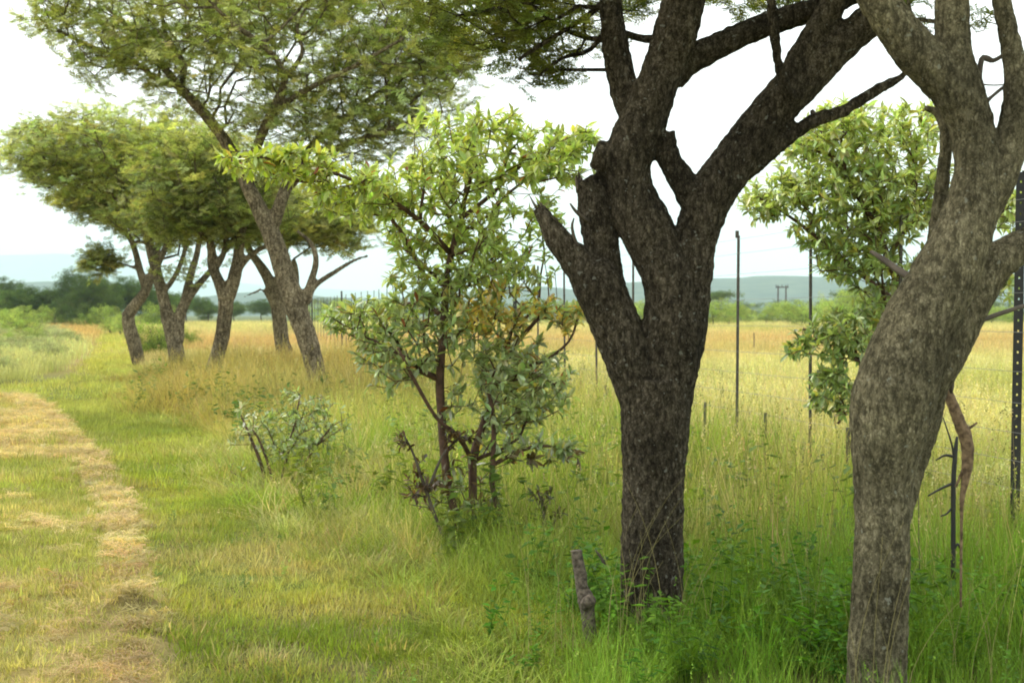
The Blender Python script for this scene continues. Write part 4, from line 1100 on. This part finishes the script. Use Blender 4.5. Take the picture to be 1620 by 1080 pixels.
def colD(p):
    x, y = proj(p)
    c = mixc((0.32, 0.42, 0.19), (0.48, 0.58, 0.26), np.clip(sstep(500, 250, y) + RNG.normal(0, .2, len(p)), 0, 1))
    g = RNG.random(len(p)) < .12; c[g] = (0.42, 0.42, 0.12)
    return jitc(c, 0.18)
YD = 11.0
def keepD(p):
    x, y = proj(p)
    return ~in_e(x, y, 1225, 470, 85, 55) & ~((x < 1165)) & ~((x < 1260) & (y > 430) & (y < 500))
shrub('young_tree', YD, [
    [(1432, 850, 9), (1430, 780, 8), (1424, 700, 8), (1428, 620, 7), (1432, 540, 7), (1425, 470, 6), (1405, 410, 6), (1380, 350, 5), (1350, 300, 4), (1320, 250, 3), (1300, 210, 2)],
    [(1420, 480, 5), (1370, 440, 4), (1320, 400, 4), (1280, 365, 3), (1230, 330, 2), (1195, 310, 2)],
    [(1426, 640, 4), (1385, 600, 4), (1345, 560, 3), (1310, 530, 2), (1270, 520, 2)],
    [(1385, 600, 3), (1350, 640, 3), (1325, 670, 2)],
    [(1405, 410, 5), (1440, 340, 4), (1450, 270, 3), (1440, 210, 2)],
    [(1425, 470, 5), (1480, 420, 5), (1540, 370, 4), (1590, 330, 3), (1620, 300, 2)],
    [(1360, 310, 3), (1290, 290, 3), (1240, 290, 2)]],
    [pe(1340, 230, 90, 60, YD, .7), pe(1270, 310, 90, 45, YD, .6), pe(1390, 320, 90, 75, YD, .8), pe(1440, 215, 55, 50, YD, .6), pe(1375, 410, 85, 45, YD, .6), pe(1300, 370, 60, 35, YD, .5), pe(1330, 530, 65, 50, YD - .3, .5, 1.5), pe(1320, 620, 45, 45, YD - .3, .4, 1.8), pe(1605, 330, 35, 60, YD, .5), pe(1400, 490, 50, 50, YD, .5), pe(1200, 325, 38, 26, YD, .3, 2.5), pe(1265, 225, 60, 35, YD, .5, .8), pe(1340, 180, 70, 30, YD, .5, .8), pe(1470, 300, 50, 90, YD, .5, .5), pe(1262, 540, 25, 30, YD - .3, .3, 1), pe(1600, 450, 30, 30, YD, .4, .6)],
    1500, 'leafy pale green young tree behind the curving grey-brown acacia trunk', colD, (4, 6), 1.05, 300, keepD, extra=2.0, cat='young tree')
def colE(p):
    x, y = proj(p)
    c = mixc((0.20, 0.29, 0.10), (0.36, 0.42, 0.22), RNG.random(len(p)))
    w = (x < 412) & (y < 720) & (RNG.random(len(p)) < .7); c[w] = (0.55, 0.58, 0.45)
    return jitc(c, 0.18)
YE = 13.2
shrub('grey_shrub', YE, [
    [(440, 790, 2.6), (450, 740, 2.4), (462, 690, 2), (470, 650, 1.4), (475, 625, .8)],
    [(425, 790, 3), (415, 740, 3), (400, 700, 2.4), (385, 665, 1.6), (378, 650, .8)],
    [(436, 790, 2.4), (426, 740, 2.4), (412, 700, 1.8), (400, 680, 1)],
    [(450, 780, 2.2), (490, 720, 1.6), (520, 680, 1.2), (535, 668, .7)],
    [(430, 780, 2.2), (390, 760, 1.6), (365, 745, .8)]],
    [pe(475, 665, 70, 50, YE, .6), pe(395, 680, 36, 45, YE, .3, 1.0), pe(525, 680, 45, 42, YE, .3), pe(455, 715, 70, 30, YE, .4), pe(380, 745, 25, 14, YE, .2)],
    210, 'low grey-green bush with whitish leaf tips beside the mown strip', colE, (3, 6), .85, 200, None, extra=1.6, cat='bush')

# ------------------------------------------------------------------ small wooden things
stake = empty('wooden_stake', (P(929, 1020, 6.95)[0], 6.95, 0)); tag(stake, 'short cut-off wooden stake with a lump halfway up, left of the dark acacia', 'stake')
mb = MB(); mb.tube(to_local([catmull(px_chain([(940, 1060, 11), (934, 1010, 11), (930, 970, 11), (926, 945, 13), (921, 930, 10), (918, 905, 10), (913, 880, 9), (912, 870, 9)], 6.95), 5)], stake)[0], 12, .12)
mb.build('shaft', M_GREYWOOD, stake)
mb = MB(); mb.tube(to_local([catmull(px_chain([(924, 958, 9, -.02), (932, 950, 11, -.05), (936, 946, 7, -.07)], 6.95), 4)], stake)[0], 9, .15)
mb.build('knot', M_GREYWOOD, stake)
def stick(name, Y, chains, label, cat, mat):
    b = P(chains[0][0][0], chains[0][0][1], Y)
    r = empty(name, (b[0], Y, 0)); tag(r, label, cat)
    for i, c in enumerate(chains):
        mb = MB(); mb.tube(to_local([catmull(px_chain(c, Y), 4)], r)[0], 8, .12)
        mb.build('stem' if i == 0 else 'twig', mat, r)
    return r
stick('dead_branch', 6.4, [[(1488, 590, 7), (1497, 615, 8), (1508, 642, 9), (1518, 668, 10), (1527, 690, 11), (1531, 712, 10), (1530, 738, 9), (1526, 765, 6), (1522, 790, 4), (1521, 830, 2.5), (1520, 960, 2)],
    [(1524, 680, 3), (1535, 676, 2.5), (1546, 668, 1.5)], [(1532, 700, 4), (1526, 735, 3), (1512, 770, 2)]], 'bent brown bare branch hanging behind the curving grey-brown trunk', 'branch', M_DEADWOOD)
stick('dead_sapling', 7.4, [[(1508, 915, 4), (1508, 860, 4), (1508, 800, 4), (1509, 750, 4), (1512, 710, 3.5), (1514, 690, 2)],
    [(1509, 722, 2.5), (1495, 720, 2), (1480, 728, 1)], [(1508, 764, 2.5), (1490, 772, 2), (1468, 784, 1.3)], [(1508, 870, 2.5), (1515, 860, 2), (1518, 866, 1)], [(1508, 800, 2), (1498, 812, 1.5), (1488, 816, 1)], [(1509, 722, 2), (1505, 700, 1.5), (1492, 660, 1)]],
    'thin black dead sapling with bare side twigs beside the bent brown branch', 'sapling', M_STEEL)

# ------------------------------------------------------------------ game fence
fence = empty('wire_fence', (fence_x(9.1), 9.1, 0))
tag(fence, 'tall wire game fence of thin dark posts between the trees and the golden field', 'fence')
fo = np.array(fence.location)
mb = MB()        # perforated steel post: a plate with real holes and a flange
PH = 2.52; pitch_ = 0.068; w2 = 0.030; hole = 0.0055; t2 = 0.003
mb.box((-(w2 + hole) / 2, 0, PH / 2 - .2), ((w2 - hole) / 2, t2, PH / 2 + .2))
mb.box(((w2 + hole) / 2, 0, PH / 2 - .2), ((w2 - hole) / 2, t2, PH / 2 + .2))
k = 0; z = -0.4
while z < PH:
    top = min(z + pitch_ - 0.013, PH)
    mb.box((0, 0, (z + top) / 2), (hole, t2, (top - z) / 2)); z += pitch_
mb.box((w2 - t2, 0.028, PH / 2 - .2), (t2, 0.025, PH / 2 + .2))
POST = mb.data('steel_post', [M_STEEL], False)
mb = MB()
for an in (0.3, 2.39, 4.49):
    c, s_ = math.cos(an), math.sin(an)
    q = [(0, 0)]
    n_ = np.array([-s_, c]) * .0022; e_ = np.array([c, s_]) * .013
    V = []
    for zz in (-.3, 2.38):
        for pt in (n_, -n_, e_ - n_, e_ + n_): V.append((pt[0], pt[1], zz))
    mb.add(V, [(0, 1, 2, 3), (7, 6, 5, 4), (0, 4, 5, 1), (1, 5, 6, 2), (2, 6, 7, 3), (3, 7, 4, 0)])
DROP = mb.data('fence_post', [M_DROPPER], False)
mb = MB(); mb.box((0, 0, 2.385), (.016, .016, .035)); CAPM = mb.data('post_cap', [M_DROPPER], False)
mb = MB(); mb.box((0, 0, .2), (.012, .012, .5)); SHORT = mb.data('short_stake', [M_DROPPER], False)
ys = [9.1, 10.65, 12.2, 13.9, 15.6, 17.3, 18.9, 20.6, 22.3, 23.9, 25.5]
while ys[-1] < 110: ys.append(ys[-1] + 1.75)
ys = [5.0, 6.4, 7.7] + ys
ang = math.atan(0.213)
for i, y in enumerate(ys):
    x = float(fence_x(y)); thick = (abs(y - 9.1) < .01) or (i > 8 and (i - 3) % 9 == 0)
    o = link('steel_post' if thick else 'fence_post', POST if thick else DROP, fence)
    o.location = (x - fo[0], y - fo[1], 0)
    o.rotation_euler = (U(-.008, .008), (0.012 if abs(y - 9.1) < .01 else U(-.012, .012)), U(-.3, .3) if not thick else -.12)
    if y < 24 and not thick:
        o.scale = (1.15, 1.15, U(.985, 1.0))
    if abs(y - 13.9) < .01:
        c_ = link('post_cap', CAPM, fence); c_.location = o.location
for y in (21.5, 19.6, 18.3, 16.4, 14.7, 13.1, 11.4, 52.0):
    x = float(fence_x(y)) if y < 40 else P(1195, 500, 52)[0]
    o = link('short_stake', SHORT, fence); o.location = (x - fo[0] - .04, y - fo[1], 0 if y < 40 else .25); o.rotation_euler = (U(-.03, .03), U(-.03, .03), U(0, 1))
segs = []
y = 5.0
while y < 110: segs.append(y); y += 3.5
for wz in (0.15, 0.32, 0.5, 0.68, 0.86, 1.05, 1.25, 1.5, 1.75, 2.0, 2.2, 2.34):
    mb = MB(); rows = [(float(fence_x(y)) - fo[0] - .02, y - fo[1], wz - (.012 if k % 2 else 0), .0016) for k, y in enumerate(segs)]
    mb.tube(rows, 4); mb.build('wire', M_WIRE, fence)

# ------------------------------------------------------------------ far trees and bushes
def make_tree_kind(H, spread, n, ccol, calt, flat=0.45, base=.35, low=False, csc=1.0, stems=1, dens=1, twig=.01):
    root = empty('far_tree', (0, 0, 0))
    ch = []
    for s in range(stems):
        dx = U(-.3, .3) * stems
        q = twig / .01; ch.append([np.array([dx * .3, 0, -.2, H * .035 * q]), np.array([dx, U(-.1, .1), H * .2, H * .028 * q]), np.array([dx * 2, U(-.2, .2), H * .42, H * .022 * q]), np.array([dx * 2 + U(-.1, .1) * H, U(-.3, .3), H * .6, H * .014 * q])])
    ells = []
    for k in range(6):
        an = U(0, 6.28); rr = spread * U(.1, .6)
        ells.append((np.array([rr * math.cos(an), rr * math.sin(an), H * U(base + .2, .86)]), (spread * U(.35, .6), spread * U(.35, .6), H * flat * U(.25, .45))))
    at_ = ell_points(ells, n)
    Nn, Pa, rad, nf, tips = grow([catmull(np.array(c), 2) for c in ch], at_, .5, twig, .3, .3, .1)
    mb = MB()
    for c in ch: mb.tube(catmull(np.array(c), 2), 6)
    branch_mesh(mb, Nn, Pa, rad, nf, 3)
    mb.build('trunk', M_FARBARK, root)
    p = spray_points(Nn, rad, nf, dens, .28, .06)
    foliage('crown', root, p, .3, RNG.uniform(.5, 1.1, len(p)) * csc, acacia_colour(p, ccol, calt, 1.3), C_CLUMP, 4)
    return root
def place(proto, used, x, ybase, s, label, group, cat, rz=None, Y=None, name=None):
    o = proto if not used else copy_tree(proto)
    if Y is None: g = G(x, ybase)
    else: g = (P(x, 500, Y)[0], Y)
    o.location = (g[0], g[1], 0); o.scale = (s, s, s); o.rotation_euler = (0, 0, U(0, 6.28) if rz is None else rz)
    tag(o, label, cat, group)
    if name: o.name = name
    return o
kinds = [make_tree_kind(5.8, 4.6, 420, (0.06, 0.11, 0.035), (0.12, 0.19, 0.055), .75, .05, dens=2), make_tree_kind(5.2, 4.4, 380, (0.065, 0.115, 0.04), (0.12, 0.185, 0.06), .8, .02, dens=2), make_tree_kind(6.6, 4.6, 440, (0.055, 0.095, 0.03), (0.10, 0.155, 0.045), .7, .05, dens=2)]
used = [False] * 3
xs = [-150, -105, -62, -20, 12, 48, 78, 112, 142, 168, 200, 232, 262, 295, 330, 372, 414]
for i, x in enumerate(xs):
    k = [0, 2, 1, 0, 2, 0, 1, 2, 2, 0, 1, 0, 1, 1, 0, 1, 1][i]
    Yt = [168, 160, 172, 165, 170, 155, 176, 158, 150, 166, 160, 170, 175, 200, 210, 220, 230][i]
    place(kinds[k], used[k], x, 0, U(.78, 1.05) * (1.0 if x < 280 else .8), 'dark green bushy tree in the distant tree line across the end of the mown strip', 'trees of the distant tree line', 'tree', Y=Yt); used[k] = True
# understorey in the tree line
bushk = [make_tree_kind(2.4, 2.2, 160, (0.16, 0.24, 0.06), (0.25, 0.34, 0.09), .7, .05, csc=.9, stems=2), make_tree_kind(1.5, 1.6, 170, (0.26, 0.32, 0.17), (0.42, 0.44, 0.27), .8, .0, csc=.5, stems=3, twig=.003), make_tree_kind(3.0, 3.0, 220, (0.26, 0.36, 0.11), (0.38, 0.48, 0.15), .7, .1, csc=.9, stems=2)]
bu = [False] * 3
def bush(k, x, Y, s, label, group=None, cat='bush'):
    o = place(bushk[k], bu[k], x, 0, s, label, group, cat, Y=Y, name='bush'); bu[k] = True
    if group is None and 'group' in o: del o['group']
    return o
for x, Y, s in ((153, 140, 1.1), (15, 150, 1.0), (88, 150, 1.1), (200, 145, .8), (250, 150, 1.2), (60, 140, .8)):
    bush(0, x, Y, s, 'mid green rounded bush at the foot of the distant tree line', 'bushes below the distant tree line')
bush(2, 22, 78, .62, 'light green spreading bush standing above the grey-green scrub at the left')
bush(0, 60, 66, .45, 'small bright green bush in the russet grass left of the mown strip')
bush(0, 5, 58, .40, 'yellowish green bush low at the left edge of the scrub')
bush(0, 243, 50, .60, 'dark green bush tucked between the crooked acacia and the twin-stemmed acacia')
bush(0, 292, 62, .55, 'pale green bush behind the twin-stemmed acacia')
for x, Y, s in ((192, 108, .8), (176, 112, .7), (206, 100, .8)):
    bush(2, x, Y, s * .6, 'pale green bush where the mown strip ends', 'bushes at the end of the mown strip')
rs = random.Random(3)
for i in range(60):
    Y = rs.uniform(32, 95) if i > 10 else rs.uniform(32, 40)
    xe = float(SCRUB(Y)); X = xe - 1.1 - abs(rs.gauss(0, 1)) * (1.6 + Y * .03) - (0 if i > 18 else rs.uniform(0, 2))
    px_ = 810 + F * X / Y
    if px_ < -90: continue
    s = rs.uniform(.4, .78) * (1.0 if Y < 60 else 1.15)
    bush(1, px_, Y, s, 'low pale grey-green bush of the scrub edging the mown strip', 'low scrub bushes left of the mown strip')
# trees beyond the golden field
far = [make_tree_kind(6.5, 5.5, 300, (0.08, 0.13, 0.045), (0.13, 0.19, 0.06), .28, .45), make_tree_kind(4.5, 5.0, 280, (0.10, 0.15, 0.06), (0.15, 0.21, 0.08), .5, .15)]
fu = [False, False]
def ftree(k, x, Y, s, label, group=None):
    o = place(far[k], fu[k], x, 0, s, label, group, 'tree', Y=Y); fu[k] = True
    if group is None and 'group' in o: del o['group']
ftree(0, 1136, 235, .95, 'flat-topped dark tree beyond the golden field, right beside the dark forked trunk')
ftree(0, 1352, 215, .95, 'dark flat-topped tree beyond the field, behind the pale green young tree')
ftree(0, 1385, 190, .8, 'second flat-topped tree beyond the field, partly behind the grey-brown trunk')
rs = random.Random(5)
for x in list(range(470, 960, 34)) + list(range(1165, 1660, 27)):
    ftree(1, x + rs.uniform(-9, 9), rs.uniform(260, 380), rs.uniform(.85, 1.2), 'rounded grey-green tree in the hazy tree line beyond the golden field', 'trees beyond the golden field')
for x in (1128, 1150, 1188, 1216, 1240, 1262, 1290, 1318, 1345, 1372, 1400, 1560, 1600, 480, 530, 590, 760, 850, 905):
    bush(2, x + rs.uniform(-8, 8), rs.uniform(140, 185), rs.uniform(.75, 1.15), 'pale green rounded bush along the far edge of the golden field', 'bushes along the far edge of the field')
for x, Y, s in ((1090, 150, 1.0), (1010, 160, 1.0), (1330, 135, 1.25)):
    bush(2, x, Y, s, 'larger pale green bush in front of the far tree line', 'large bushes in front of the far tree line')

# power line pole, two legged
pole = empty('power_pole', (P(1237, 500, 330)[0], 330, 0)); tag(pole, 'distant two-legged wooden power pole rising above the tree line', 'power pole')
for sx in (-0.95, 0.95):
    mb = MB(); mb.tube([(sx, 0, -1, .26), (sx * .97, 0, 4, .22), (sx * .95, 0, 8.4, .18)], 8); mb.build('pole', M_POLE, pole)
mb = MB(); mb.box((0, 0, 8.0), (1.5, .1, .13)); mb.build('crossarm', M_POLE, pole, False)
for sx in (-1.35, 0, 1.35):
    mb = MB(); mb.tube([(sx, 0, 8.14, .07), (sx, 0, 8.3, .12), (sx, 0, 8.36, .06), (sx, 0, 8.5, .1), (sx, 0, 8.6, .05)], 8); mb.build('insulator', M_POLE, pole)

# small yellow flower
M_PETAL = plain_material('yellow_petal', (0.75, 0.60, 0.12), (0.8, 0.68, 0.2), 40, .6)
fl = empty('yellow_flower', (P(1453, 777, 7.0)[0], 7.0, 0)); tag(fl, 'single small yellow flower just right of the grey-brown trunk', 'flower')
mb = MB(); c0 = P(1453, 777, 7.0) - np.array(fl.location); mb.tube([(c0[0] + .04, .05, 0, .002), (c0[0] + .01, .02, c0[2] * .6, .002), (c0[0], 0, c0[2], .0018)], 4); mb.build('stem', M_TWIG, fl)
for k in range(5):
    an = k * 1.257; d = np.array([math.cos(an), -.35, math.sin(an)]) * .014; s_ = np.array([-math.sin(an), 0, math.cos(an)]) * .007
    mb = MB(); mb.add([c0, c0 + d * .6 + s_, c0 + d * 1.1, c0 + d * .6 - s_, c0 + d * .6 + np.array([0, -.003, 0])], [(0, 1, 4), (1, 2, 4), (2, 3, 4), (3, 0, 4)]); mb.build('petal', M_PETAL, fl)

# long arching dry grass stems in front of the trunks
mb = MB()
for x0, Ys, n_ in ((1030, 6.8, 15), (1000, 6.7, 6), (1240, 6.6, 5), (1390, 5.45, 7), (1560, 6.0, 8), (880, 6.4, 6), (1180, 6.8, 5)):
    for k in range(n_):
        xx = x0 + U(-60, 60); H = U(.35, 1.0); az = U(-1, 1) * U(.1, .45); yy = Ys + U(-.12, .12)
        X0 = (xx - 810) / F * yy
        rows = [(X0 + az * H * t * t * (1 + .5 * t), yy + U(-.01, .01) - .1 * t * t, H * (t - .22 * abs(az) * t * t), .0016 * (1.15 - t)) for t in (0, .3, .6, .85, 1.0)]
        mb.tube(catmull(rows, 3), 3, a=.5)
M_STRAWSTEM = plain_material('straw_stem', (0.28, 0.24, 0.09), (0.42, 0.36, 0.14), 6)
o = mb.build('grass_stems', M_STRAWSTEM); o['kind'] = 'stuff'

# ------------------------------------------------------------------ haze
mh, ns, ls = newmat('haze_air')
out = N(ns, 'ShaderNodeOutputMaterial'); pv = N(ns, 'ShaderNodeVolumePrincipled')
pv.inputs['Color'].default_value = (0.72, 0.93, 0.97, 1); pv.inputs['Density'].default_value = 0.00016; pv.inputs['Anisotropy'].default_value = 0.0
ls.new(pv.outputs[0], out.inputs['Volume'])
mb = MB(); mb.box((0, 5500, 275), (13200, 7300, 285)); hz = mb.build('haze', mh, None, False); hz['kind'] = 'stuff'
